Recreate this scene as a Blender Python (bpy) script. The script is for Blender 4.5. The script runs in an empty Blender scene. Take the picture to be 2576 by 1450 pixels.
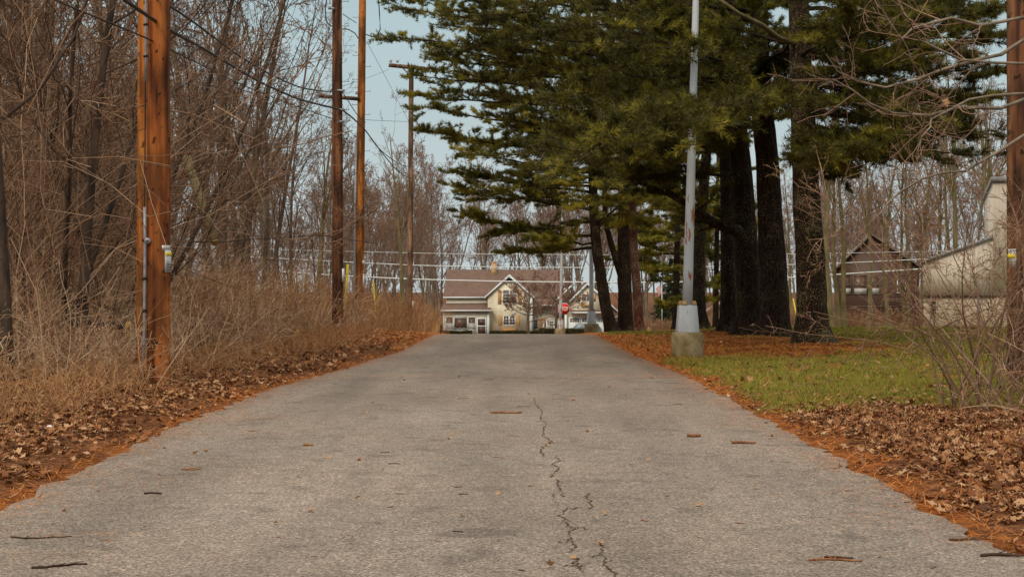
import bpy, math, random
import numpy as np
sc = bpy.context.scene
col = sc.collection
R = math.radians
# ------------------------------------------------------------------ camera
F, U0, V0, CZ = 3578.0, 1288.0, 717.0, 1.5      # focal length in picture units (2576 wide), horizon line, eye height
cd = bpy.data.cameras.new('camera'); cam = bpy.data.objects.new('camera', cd); col.objects.link(cam)
cam.location = (0, 0, CZ); cam.rotation_euler = (R(90), 0, 0)
cd.sensor_width = 36; cd.lens = 36 * F / 2576; cd.shift_y = -8 / 2576
cd.clip_start = 0.1; cd.clip_end = 3000
sc.camera = cam
# ------------------------------------------------------------------ world: bright overcast sky
SUN_EL, SUN_AZ = 42, 208
w = bpy.data.worlds.new("World"); sc.world = w; w.use_nodes = True
nt = w.node_tree; nt.nodes.clear()
out = nt.nodes.new('ShaderNodeOutputWorld'); bg = nt.nodes.new('ShaderNodeBackground')
sky = nt.nodes.new('ShaderNodeTexSky'); sky.sky_type = 'NISHITA'; sky.sun_disc = False
sky.sun_elevation = R(SUN_EL); sky.sun_rotation = R(SUN_AZ); sky.air_density = 1.0; sky.dust_density = 3.0; sky.ozone_density = 1.0
tc = nt.nodes.new('ShaderNodeTexCoord'); sp = nt.nodes.new('ShaderNodeSeparateXYZ')
mr = nt.nodes.new('ShaderNodeMapRange'); mr.inputs[1].default_value = 0.2; mr.inputs[2].default_value = 0.85
mx = nt.nodes.new('ShaderNodeMix'); mx.data_type = 'RGBA'
mx.inputs[6].default_value = (4.1, 5.45, 5.75, 1); mx.inputs[7].default_value = (15.8, 14.5, 12.6, 1)   # overcast: zenith brighter than horizon
cl = nt.nodes.new('ShaderNodeTexNoise'); cl.inputs['Scale'].default_value = 2.2; cl.inputs['Detail'].default_value = 4
mp = nt.nodes.new('ShaderNodeMapping'); mp.inputs['Scale'].default_value = (1, 1, 4)
cr = nt.nodes.new('ShaderNodeMapRange'); cr.inputs[1].default_value = .3; cr.inputs[2].default_value = .7; cr.inputs[3].default_value = .93; cr.inputs[4].default_value = 1.07
mul = nt.nodes.new('ShaderNodeVectorMath'); mul.operation = 'SCALE'
m2 = nt.nodes.new('ShaderNodeMix'); m2.data_type = 'RGBA'; m2.inputs[0].default_value = 0.9
L = nt.links.new
L(tc.outputs['Generated'], sp.inputs[0]); L(sp.outputs[2], mr.inputs[0]); L(mr.outputs[0], mx.inputs[0])
mh = nt.nodes.new('ShaderNodeMapRange'); mh.inputs[1].default_value = -.02; mh.inputs[2].default_value = .24; mh.interpolation_type = 'SMOOTHSTEP'; L(sp.outputs[2], mh.inputs[0])
mg = nt.nodes.new('ShaderNodeMix'); mg.data_type = 'RGBA'; mg.inputs[6].default_value = (6.1, 6.9, 7.0, 1); mg.inputs[7].default_value = (4.5, 5.9, 6.15, 1); L(mh.outputs[0], mg.inputs[0]); L(mg.outputs[2], mx.inputs[6])
L(tc.outputs['Generated'], mp.inputs[0]); L(mp.outputs[0], cl.inputs['Vector']); L(cl.outputs[0], cr.inputs[0])
L(mx.outputs[2], mul.inputs[0]); L(cr.outputs[0], mul.inputs['Scale'])
L(sky.outputs[0], m2.inputs[6]); L(mul.outputs[0], m2.inputs[7]); L(m2.outputs[2], bg.inputs[0])
bg.inputs[1].default_value = 0.085; L(bg.outputs[0], out.inputs[0])
sl = bpy.data.lights.new('sun', 'SUN'); sl.energy = 1.5; sl.angle = R(22); sl.color = (1, .86, .68)
so = bpy.data.objects.new('sun', sl); col.objects.link(so)
so.rotation_euler = (R(90 - SUN_EL), 0, R(180 - SUN_AZ))
sc.view_settings.view_transform = 'Standard'; sc.view_settings.look = 'None'; sc.view_settings.gamma = 1; sc.view_settings.exposure = 0.2
sc.cycles.max_bounces = 6; sc.cycles.diffuse_bounces = 3; sc.cycles.transparent_max_bounces = 8; sc.cycles.volume_bounces = 0
rng = np.random.default_rng(7); random.seed(7)

# ------------------------------------------------------------------ terrain
def sm(a, b, x):
    t = np.clip((np.asarray(x, float) - a) / (b - a), 0, 1); return t * t * (3 - 2 * t)
EL = np.array([(-40, -3.4), (9.5, -3.4), (12.6, -3.48), (15.4, -3.56), (20.6, -3.5), (25.2, -3.05), (32, -2.5), (42, -2.4), (60, -2.4), (90, -2.6), (97, -4), (100, -7)])
ER = np.array([(-40, 2.8), (9, 2.77), (14.3, 2.83), (23, 2.85), (31, 2.6), (42, 2.55), (60, 2.6), (90, 2.8), (97, 4.5), (100, 7)])
def el(y): return np.interp(y, EL[:, 0], EL[:, 1])
def er(y): return np.interp(y, ER[:, 0], ER[:, 1])
def prof(y):
    y = np.asarray(y, float)
    a = np.clip(y - 42, 0, 2.48); b = np.clip(y - 44.48, 0, 170)
    return -(a * a / 138 + 0.036 * b)
def wob(x, y, s, seed=0):
    return (np.sin(x * s + 1.3 * seed + np.sin(y * s * .7 + seed)) * np.cos(y * s * 1.1 + 2.1 * seed + np.sin(x * s * .8)))
def H(x, y):
    x = np.asarray(x, float); y = np.asarray(y, float)
    z = prof(y)
    dl = el(y) - x; dr = x - er(y)
    off = np.maximum(dl, dr)
    z = z + np.where(off > 0, sm(0, .8, off) * 0.05 + sm(.4, 3, off) * .05 * wob(x, y, 1.1, 1) + sm(.5, 4, off) * .03 * wob(x, y, 2.7, 2), -0.03) * (y < 94)
    z = z + .13 * sm(2.5, 6, dr) * sm(40, 52, y) * (1 - sm(100, 130, y)) + .1 * sm(1, 4, dr) * sm(26, 34, y) * (1 - sm(45, 55, y))
    z = z + .12 * sm(.5, 4, dl) * (1 - sm(60, 80, y))
    return z
def P(u, v, y): return ((u - U0) / F * y, y, CZ - (v - V0) / F * y)
def G(u, y):
    x = (u - U0) / F * y; return (x, y, float(H(x, y)))

# ------------------------------------------------------------------ mesh helpers
class MB:
    def __init__(s): s.V = []; s.Fc = {}; s.n = 0; s.mi = {}
    def add(s, V, Fa, mi=0):
        V = np.asarray(V, float).reshape(-1, 3); Fa = np.asarray(Fa, int)
        if Fa.ndim == 1: Fa = Fa[None]
        s.V.append(V); s.Fc.setdefault((Fa.shape[1], mi), []).append(Fa + s.n); s.n += len(V)
    def tri(s, V): s.add(V, np.arange(len(np.reshape(V, (-1, 3)))).reshape(-1, 3))
    def poly(s, pts, mi=0): s.add(pts, [list(range(len(pts)))], mi)
    def box(s, x0, x1, y0, y1, z0, z1, mi=0, M=None):
        V = np.array([(x, y, z) for z in (z0, z1) for y in (y0, y1) for x in (x0, x1)], float)
        if M is not None: V = V @ M[:3, :3].T + M[:3, 3]
        s.add(V, [(0, 2, 3, 1), (4, 5, 7, 6), (0, 1, 5, 4), (2, 6, 7, 3), (0, 4, 6, 2), (1, 3, 7, 5)], mi)
    def prism(s, pts, y0, y1, mi=0, axis='y'):
        n = len(pts)
        if axis == 'y': A = [(a, y0, b) for a, b in pts] + [(a, y1, b) for a, b in pts]
        elif axis == 'x': A = [(y0, a, b) for a, b in pts] + [(y1, a, b) for a, b in pts]
        else: A = [(a, b, y0) for a, b in pts] + [(a, b, y1) for a, b in pts]
        s.add(A, [list(range(n))[::-1]], mi); s.n -= 2 * n; s.V.pop()
        s.add(A, [list(range(n, 2 * n))], mi); s.n -= 2 * n; s.V.pop()
        s.add(A, [(i, (i + 1) % n, n + (i + 1) % n, n + i) for i in range(n)], mi)
    def tubes(s, Pt, Rd, S=3, cap=False, rs=None, mi=0):
        """Pt (N,K,3) polylines, Rd (N,K) radii"""
        Pt = np.asarray(Pt, float); Rd = np.asarray(Rd, float)
        if Pt.ndim == 2: Pt = Pt[None]; Rd = Rd[None]
        N, K, _ = Pt.shape
        T = np.gradient(Pt, axis=1); T /= np.linalg.norm(T, axis=2, keepdims=True) + 1e-9
        ref = np.where(np.abs(T[:, :1, 2:3]) > .9, np.array([1., 0, 0]), np.array([0, 0, 1.])); ref = np.broadcast_to(ref, T.shape)
        A = np.cross(T, ref); A /= np.linalg.norm(A, axis=2, keepdims=True) + 1e-9
        B = np.cross(A, T)
        th = np.arange(S) * 2 * math.pi / S
        C = np.cos(th)[None, None, :, None]; Sn = np.sin(th)[None, None, :, None]
        rr = Rd[:, :, None, None] * (1 if rs is None else rs[..., None])
        V = Pt[:, :, None, :] + rr * (A[:, :, None, :] * C + B[:, :, None, :] * Sn)
        i = np.arange(N)[:, None, None]; k = np.arange(K - 1)[None, :, None]; a = np.arange(S)[None, None, :]
        b = (a + 1) % S; base = i * K * S
        Fa = np.stack([base + k * S + a + 0 * b, base + k * S + b, base + (k + 1) * S + b, base + (k + 1) * S + a], -1).reshape(-1, 4)
        s.add(V.reshape(-1, 3), Fa, mi)
        if cap:
            n0 = s.n - N * K * S
            for j in range(N):
                s.Fc.setdefault((S, mi), []).append(np.array([[n0 + j * K * S + q for q in range(S)][::-1]]))
                s.Fc.setdefault((S, mi), []).append(np.array([[n0 + j * K * S + (K - 1) * S + q for q in range(S)]]))
    def cyl(s, p0, p1, r0, r1=None, S=12, mi=0):
        r1 = r0 if r1 is None else r1
        s.tubes([[p0, p1]], [[r0, r1]], S, True, mi=mi)
    def lathe(s, c, prf, S=16, mi=0):
        th = np.arange(S) * 2 * math.pi / S
        V = np.array([[(c[0] + r * math.cos(t), c[1] + r * math.sin(t), c[2] + z) for t in th] for r, z in prf])
        K = len(prf)
        Fa = [(k * S + a, k * S + (a + 1) % S, (k + 1) * S + (a + 1) % S, (k + 1) * S + a) for k in range(K - 1) for a in range(S)]
        s.add(V.reshape(-1, 3), Fa, mi)
        n0 = s.n - K * S
        s.Fc.setdefault((S, mi), []).append(np.array([[n0 + q for q in range(S)][::-1]]))
        s.Fc.setdefault((S, mi), []).append(np.array([[n0 + (K - 1) * S + q for q in range(S)]]))
    def mesh(s, name, mats, smooth=False):
        V = np.concatenate(s.V).astype(np.float32); me = bpy.data.meshes.new(name)
        me.vertices.add(len(V)); me.vertices.foreach_set('co', V.ravel())
        loops = []; starts = []; mis = []; st = 0
        for (k, mi), lst in s.Fc.items():
            A = np.concatenate(lst); loops.append(A.ravel()); starts.append(st + np.arange(len(A)) * k); st += A.size; mis.append(np.full(len(A), mi))
        loops = np.concatenate(loops).astype(np.int32); starts = np.concatenate(starts).astype(np.int32); mis = np.concatenate(mis).astype(np.int32)
        me.loops.add(len(loops)); me.loops.foreach_set('vertex_index', loops)
        me.polygons.add(len(starts)); me.polygons.foreach_set('loop_start', starts)
        if not isinstance(mats, (list, tuple)): mats = [mats]
        for m in mats: me.materials.append(m)
        me.polygons.foreach_set('material_index', mis)
        if smooth: me.polygons.foreach_set('use_smooth', np.ones(len(starts), bool))
        me.update(calc_edges=True); me.validate()
        return me
    def build(s, name, mats, parent=None, smooth=False, org=None):
        if org is not None: s.V = [v - np.asarray(org, float) for v in s.V]
        o = bpy.data.objects.new(name, s.mesh(name, mats, smooth)); col.objects.link(o)
        if parent is not None: o.parent = parent
        if org is not None and parent is None: o.location = org
        return o
def tag(o, label=None, cat=None, group=None, kind=None):
    if label: o['label'] = label
    if cat: o['category'] = cat
    if group: o['group'] = group
    if kind: o['kind'] = kind
    return o
def thing(name, label, cat, loc=(0, 0, 0), group=None, rz=0):
    o = bpy.data.objects.new(name, None); col.objects.link(o); o.location = loc; o.rotation_euler = (0, 0, rz); o.empty_display_size = .2
    return tag(o, label, cat, group)
def part(mb, name, mats, root, smooth=False, label=None):
    """mesh given in world coordinates, parented to root whose origin is root.location (unrotated)"""
    l = root; off = np.zeros(3)
    while l is not None: off += np.array(l.location); l = l.parent
    o = mb.build(name, mats, root, smooth, org=off)
    if label: o['label'] = label
    return o
def dup(root, loc=None, rz=None, label=None, scale=None):
    r = root.copy(); col.objects.link(r)
    if loc is not None: r.location = loc
    if rz is not None: r.rotation_euler = (0, 0, rz)
    if scale is not None: r.scale = (scale,) * 3 if not hasattr(scale, '__len__') else scale
    if label: r['label'] = label
    for c in root.children:
        d = c.copy(); col.objects.link(d); d.parent = r
        for g in c.children:
            e = g.copy(); col.objects.link(e); e.parent = d
    return r

# ------------------------------------------------------------------ materials
def mat(name, c1, c2=None, scale=8, rough=.85, bump=0, bscale=None, stretch=(1, 1, 1), island=None, c3=None, metal=0, coord='Object', trans=0, spec=.3, detail=6, mid=(.38, .62), iw=.6):
    m = bpy.data.materials.new(name); m.use_nodes = True; nt = m.node_tree; b = nt.nodes['Principled BSDF']
    b.inputs['Roughness'].default_value = rough; b.inputs['Metallic'].default_value = metal; b.inputs['Specular IOR Level'].default_value = spec
    L = nt.links.new
    tcn = nt.nodes.new('ShaderNodeTexCoord'); mpn = nt.nodes.new('ShaderNodeMapping'); mpn.inputs['Scale'].default_value = stretch
    L(tcn.outputs[coord], mpn.inputs[0])
    csock = None
    if c2 is not None:
        n = nt.nodes.new('ShaderNodeTexNoise'); n.inputs['Scale'].default_value = scale; n.inputs['Detail'].default_value = detail; n.inputs['Roughness'].default_value = .65
        L(mpn.outputs[0], n.inputs['Vector'])
        r = nt.nodes.new('ShaderNodeValToRGB'); r.color_ramp.elements[0].position = mid[0]; r.color_ramp.elements[1].position = mid[1]
        r.color_ramp.elements[0].color = (*c1, 1); r.color_ramp.elements[1].color = (*c2, 1)
        if c3 is not None:
            e = r.color_ramp.elements.new((mid[0] + mid[1]) / 2); e.color = (*c3, 1)
        L(n.outputs[0], r.inputs[0]); csock = r.outputs[0]
    if island:
        g = nt.nodes.new('ShaderNodeNewGeometry'); r2 = nt.nodes.new('ShaderNodeValToRGB')
        els = r2.color_ramp.elements; cols = island
        for i in range(len(cols) - 2): els.new(.5)
        for i, c in enumerate(cols): els[i].position = i / (len(cols) - 1); els[i].color = (*c, 1)
        L(g.outputs['Random Per Island'], r2.inputs[0])
        if csock is None: csock = r2.outputs[0]
        else:
            mm = nt.nodes.new('ShaderNodeMix'); mm.data_type = 'RGBA'; mm.inputs[0].default_value = iw; L(csock, mm.inputs[6]); L(r2.outputs[0], mm.inputs[7]); csock = mm.outputs[2]
    if csock is None: b.inputs['Base Color'].default_value = (*c1, 1)
    else: L(csock, b.inputs['Base Color'])
    if bump:
        n2 = nt.nodes.new('ShaderNodeTexNoise'); n2.inputs['Scale'].default_value = bscale or scale * 3; n2.inputs['Detail'].default_value = 5
        L(mpn.outputs[0], n2.inputs['Vector']); bp = nt.nodes.new('ShaderNodeBump'); bp.inputs['Strength'].default_value = 1; bp.inputs['Distance'].default_value = bump
        L(n2.outputs[0], bp.inputs['Height']); L(bp.outputs[0], b.inputs['Normal'])
    if trans:
        t = nt.nodes.new('ShaderNodeBsdfTranslucent'); ms = nt.nodes.new('ShaderNodeMixShader'); ms.inputs[0].default_value = trans
        if csock is None: t.inputs[0].default_value = (*c1, 1)
        else: L(csock, t.inputs[0])
        o = nt.nodes['Material Output']; L(b.outputs[0], ms.inputs[1]); L(t.outputs[0], ms.inputs[2]); L(ms.outputs[0], o.inputs[0])
    return m

M = {}
M['bark'] = mat('bark', (.07, .045, .03), (.20, .14, .095), 5, bump=.01, stretch=(1, 1, .25))
M['bark_dark'] = mat('bark_dark', (.03, .02, .014), (.10, .065, .045), 5, bump=.01, stretch=(1, 1, .25))
M['bark_moss'] = mat('bark_moss', (.10, .085, .03), (.20, .15, .08), 4, bump=.01, stretch=(1, 1, .3))
M['bark_grey'] = mat('bark_grey', (.11, .085, .06), (.24, .19, .14), 4, bump=.01, stretch=(1, 1, .25))
M['twig'] = mat('twig', (.2, .12, .08), island=[(.10, .055, .035), (.22, .13, .085), (.30, .19, .13)])
M['twig_dark'] = mat('twig_dark', (.1, .05, .03), island=[(.02, .01, .006), (.07, .035, .02), (.20, .12, .07)])
M['twig_far'] = mat('twig_far', (.2, .12, .08), island=[(.13, .07, .05), (.24, .14, .10), (.34, .22, .16)])  # a little paler than twig: the fade of distance is put into the colour
M['twig_mix'] = mat('twig_mix', (.1, .05, .03), island=[(.05, .025, .014), (.20, .11, .06), (.46, .30, .19), (.12, .055, .03), (.34, .20, .12)])
M['brush'] = mat('brush', (.3, .2, .1), island=[(.09, .04, .018), (.36, .20, .10), (.58, .38, .23), (.70, .54, .37), (.30, .09, .06)])
M['hay'] = mat('hay', (.3, .2, .1), island=[(.16, .07, .03), (.40, .19, .075), (.54, .32, .15), (.28, .11, .05)])
M['needles'] = mat('needles', (.010, .012, .003), (.40, .35, .04), 1.0, mid=(.42, .64), iw=.4, c3=(.07, .07, .01), island=[(.018, .019, .003), (.06, .06, .009), (.14, .13, .018), (.24, .21, .03), (.20, .10, .016)], rough=.6, trans=.3)
M['needles_far'] = mat('needles_far', (.02, .022, .004), (.58, .48, .055), .9, mid=(.40, .62), iw=.4, c3=(.14, .13, .018), island=[(.05, .045, .006), (.15, .135, .018), (.28, .245, .034), (.36, .31, .045)], rough=.6, trans=.35)
M['spruce'] = mat('spruce', (.04, .06, .03), island=[(.02, .03, .01), (.05, .065, .022), (.08, .095, .035)], rough=.7)
M['leaf'] = mat('leaf', (.05, .018, .008), (.36, .17, .065), 2.2, iw=.8, island=[(.045, .014, .006), (.15, .05, .014), (.24, .09, .028), (.36, .165, .06), (.56, .36, .20), (.22, .065, .015), (.09, .03, .012)], rough=.75, trans=.12)
M['needle_litter'] = mat('needle_litter', (.3, .1, .03), island=[(.20, .05, .01), (.52, .15, .02), (.68, .27, .05), (.34, .085, .014)], rough=.8)
M['grass'] = mat('grass', (.1, .12, .02), island=[(.08, .10, .012), (.165, .205, .02), (.27, .30, .03), (.44, .30, .08), (.34, .17, .04)], rough=.7, trans=.25)
M['hedge'] = mat('hedge', (.04, .04, .02), island=[(.03, .03, .01), (.08, .075, .022), (.14, .11, .035)])
M['concrete'] = mat('concrete', (.17, .12, .04), (.34, .27, .17), 3.5, bump=.012, bscale=90, c3=(.26, .20, .10))
M['white'] = mat('white_trim', (.62, .70, .72), (.74, .80, .81), 3, rough=.6)
M['glass'] = mat('window_glass', (.05, .03, .022), (.15, .085, .06), .8, rough=.3, spec=.35)
M['curtain'] = mat('curtain', (.35, .34, .33), (.48, .47, .46), 3)
M['shutter'] = mat('shutter', (.52, .30, .12), (.60, .36, .16), 3)
M['black'] = mat('black_metal', (.02, .02, .02), rough=.6)
M['steel'] = mat('galvanised', (.24, .24, .27), (.36, .36, .39), 12, rough=.5, metal=.4)
M['fascia'] = mat('fascia', (.22, .22, .24), (.28, .28, .30), 4)
M['cable'] = mat('cable', (.022, .018, .016), rough=.5)
M['cable_light'] = mat('cable_light', (.70, .74, .75), rough=.5)  # brightness of wires catching the sky, put into the base colour
M['yellow'] = mat('yellow_plastic', (.72, .55, .03), rough=.5)
M['red'] = mat('sign_red', (.72, .018, .008), rough=.4)
M['signwhite'] = mat('sign_white', (.78, .78, .76), rough=.4)
M['signpale'] = mat('sign_pale', (.40, .42, .42), (.52, .54, .54), 9)
M['plate'] = mat('plate', (.5, .5, .5), rough=.4, metal=.3)

def wood_pole_mat(name, a, b, c):
    m = bpy.data.materials.new(name); m.use_nodes = True; nt = m.node_tree; p = nt.nodes['Principled BSDF']; L = nt.links.new
    tcn = nt.nodes.new('ShaderNodeTexCoord')
    def noise(st, s, d=6):
        q = nt.nodes.new('ShaderNodeMapping'); q.inputs['Scale'].default_value = st; L(tcn.outputs['Object'], q.inputs[0])
        n = nt.nodes.new('ShaderNodeTexNoise'); n.inputs['Scale'].default_value = s; n.inputs['Detail'].default_value = d; L(q.outputs[0], n.inputs['Vector']); return n.outputs[0]
    r = nt.nodes.new('ShaderNodeValToRGB'); r.color_ramp.elements[0].position = .36; r.color_ramp.elements[0].color = (*a, 1)
    r.color_ramp.elements[1].position = .68; r.color_ramp.elements[1].color = (*c, 1); e = r.color_ramp.elements.new(.5); e.color = (*b, 1)
    L(noise((1, 1, .07), 9), r.inputs[0])
    big = nt.nodes.new('ShaderNodeMapRange'); big.inputs[1].default_value = .42; big.inputs[2].default_value = .62; big.inputs[3].default_value = .35; big.inputs[4].default_value = 1.1
    L(noise((1, 1, .3), 3.2, 3), big.inputs[0])
    kn = nt.nodes.new('ShaderNodeMapRange'); kn.inputs[1].default_value = .30; kn.inputs[2].default_value = .36; kn.inputs[3].default_value = .25; kn.inputs[4].default_value = 1
    L(noise((1, 1, .6), 14, 1), kn.inputs[0])
    mu = nt.nodes.new('ShaderNodeMath'); mu.operation = 'MULTIPLY'; L(big.outputs[0], mu.inputs[0]); L(kn.outputs[0], mu.inputs[1])
    vm = nt.nodes.new('ShaderNodeVectorMath'); vm.operation = 'SCALE'; L(r.outputs[0], vm.inputs[0]); L(mu.outputs[0], vm.inputs['Scale']); L(vm.outputs[0], p.inputs['Base Color'])
    bp = nt.nodes.new('ShaderNodeBump'); bp.inputs['Distance'].default_value = .01; L(noise((1, 1, .04), 26), bp.inputs['Height']); L(bp.outputs[0], p.inputs['Normal'])
    p.inputs['Roughness'].default_value = .75; p.inputs['Specular IOR Level'].default_value = .25
    return m
M['pole'] = wood_pole_mat('treated_pine', (.09, .022, .005), (.34, .095, .018), (.47, .165, .038))
M['pole_light'] = wood_pole_mat('treated_pine_light', (.27, .075, .014), (.50, .17, .034), (.60, .25, .06))
M['pole_dark'] = wood_pole_mat('treated_pine_dark', (.05, .018, .008), (.16, .06, .025), (.26, .12, .05))
M['pole_grey'] = wood_pole_mat('weathered_pine', (.12, .055, .03), (.24, .13, .075), (.33, .2, .12))

def pine_bark(name, dark, light, lichen, amount):
    m = bpy.data.materials.new(name); m.use_nodes = True; nt = m.node_tree; p = nt.nodes['Principled BSDF']; L = nt.links.new
    tcn = nt.nodes.new('ShaderNodeTexCoord'); q = nt.nodes.new('ShaderNodeMapping'); q.inputs['Scale'].default_value = (1, 1, .28); L(tcn.outputs['Object'], q.inputs[0])
    v = nt.nodes.new('ShaderNodeTexVoronoi'); v.inputs['Scale'].default_value = 16; v.feature = 'DISTANCE_TO_EDGE'; L(q.outputs[0], v.inputs['Vector'])
    n = nt.nodes.new('ShaderNodeTexNoise'); n.inputs['Scale'].default_value = 22; n.inputs['Detail'].default_value = 6; L(q.outputs[0], n.inputs['Vector'])
    r = nt.nodes.new('ShaderNodeValToRGB'); r.color_ramp.elements[0].position = .35; r.color_ramp.elements[0].color = (*dark, 1); r.color_ramp.elements[1].position = .7; r.color_ramp.elements[1].color = (*light, 1)
    L(n.outputs[0], r.inputs[0])
    n2 = nt.nodes.new('ShaderNodeTexNoise'); n2.inputs['Scale'].default_value = 34; n2.inputs['Detail'].default_value = 2; L(tcn.outputs['Object'], n2.inputs['Vector'])
    n3 = nt.nodes.new('ShaderNodeTexNoise'); n3.inputs['Scale'].default_value = 1.8; n3.inputs['Detail'].default_value = 3; L(tcn.outputs['Object'], n3.inputs['Vector'])
    ad = nt.nodes.new('ShaderNodeMath'); ad.operation = 'MULTIPLY_ADD'; ad.inputs[1].default_value = .55; L(n3.outputs[0], ad.inputs[0]); L(n2.outputs[0], ad.inputs[2])
    mrn = nt.nodes.new('ShaderNodeMapRange'); mrn.inputs[1].default_value = 1 - amount; mrn.inputs[2].default_value = 1.04 - amount; L(ad.outputs[0], mrn.inputs[0])
    mm = nt.nodes.new('ShaderNodeMix'); mm.data_type = 'RGBA'; mm.inputs[7].default_value = (*lichen, 1); L(mrn.outputs[0], mm.inputs[0]); L(r.outputs[0], mm.inputs[6]); L(mm.outputs[2], p.inputs['Base Color'])
    b = nt.nodes.new('ShaderNodeBump'); b.inputs['Distance'].default_value = .05; L(v.outputs['Distance'], b.inputs['Height'])
    b2 = nt.nodes.new('ShaderNodeBump'); b2.inputs['Distance'].default_value = .02; L(n.outputs[0], b2.inputs['Height']); L(b.outputs[0], b2.inputs['Normal']); L(b2.outputs[0], p.inputs['Normal'])
    p.inputs['Roughness'].default_value = .9; p.inputs['Specular IOR Level'].default_value = .15
    return m
M['pine_bark'] = pine_bark('pine_bark', (.010, .006, .004), (.045, .026, .017), (.14, .12, .07), .10)
M['pine_lichen'] = pine_bark('pine_lichen', (.012, .007, .004), (.05, .03, .018), (.19, .155, .08), .145)
M['pine_red'] = pine_bark('pine_red', (.05, .015, .008), (.17, .06, .035), (.25, .2, .14), .16)

# ground: leaf / grass / needle masks come from the terrain mesh as a vertex attribute
def ground_mat():
    m = bpy.data.materials.new('ground'); m.use_nodes = True; nt = m.node_tree; p = nt.nodes['Principled BSDF']; L = nt.links.new
    at = nt.nodes.new('ShaderNodeAttribute'); at.attribute_name = 'cover'; s = nt.nodes.new('ShaderNodeSeparateColor'); L(at.outputs['Color'], s.inputs[0])
    tcn = nt.nodes.new('ShaderNodeTexCoord')
    def ramp(scale, cols, det=6):
        n = nt.nodes.new('ShaderNodeTexNoise'); n.inputs['Scale'].default_value = scale; n.inputs['Detail'].default_value = det; n.inputs['Roughness'].default_value = .7; L(tcn.outputs['Object'], n.inputs['Vector'])
        r = nt.nodes.new('ShaderNodeValToRGB'); e = r.color_ramp.elements
        for i in range(len(cols) - 2): e.new(.5)
        for i, c in enumerate(cols): e[i].position = .34 + .32 * i / (len(cols) - 1); e[i].color = (*c, 1)
        L(n.outputs[0], r.inputs[0]); return r.outputs[0]
    leaf = ramp(9, [(.05, .018, .008), (.14, .055, .022), (.24, .11, .045)]); grass = ramp(2.2, [(.16, .10, .02), (.13, .14, .018), (.36, .13, .022)]); nee = ramp(7, [(.08, .03, .012), (.24, .075, .018), (.38, .13, .025)])
    a = nt.nodes.new('ShaderNodeMix'); a.data_type = 'RGBA'; L(s.outputs[1], a.inputs[0]); L(leaf, a.inputs[6]); L(grass, a.inputs[7])
    b = nt.nodes.new('ShaderNodeMix'); b.data_type = 'RGBA'; 
    bn = nt.nodes.new('ShaderNodeTexNoise'); bn.inputs['Scale'].default_value = 5; bn.inputs['Detail'].default_value = 8; bn.inputs['Roughness'].default_value = .8; L(tcn.outputs['Object'], bn.inputs['Vector'])
    ba = nt.nodes.new('ShaderNodeMath'); ba.operation = 'ADD'; L(s.outputs[2], ba.inputs[0]); L(bn.outputs[0], ba.inputs[1]); br = nt.nodes.new('ShaderNodeMapRange'); br.inputs[1].default_value = .82; br.inputs[2].default_value = 1.12; L(ba.outputs[0], br.inputs[0])
    L(br.outputs[0], b.inputs[0]); L(a.outputs[2], b.inputs[6]); L(nee, b.inputs[7]); L(b.outputs[2], p.inputs['Base Color'])
    n = nt.nodes.new('ShaderNodeTexNoise'); n.inputs['Scale'].default_value = 25; n.inputs['Detail'].default_value = 5; L(tcn.outputs['Object'], n.inputs['Vector'])
    bp = nt.nodes.new('ShaderNodeBump'); bp.inputs['Distance'].default_value = .06; L(n.outputs[0], bp.inputs['Height']); L(bp.outputs[0], p.inputs['Normal'])
    p.inputs['Roughness'].default_value = .95; p.inputs['Specular IOR Level'].default_value = .1
    return m
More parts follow.
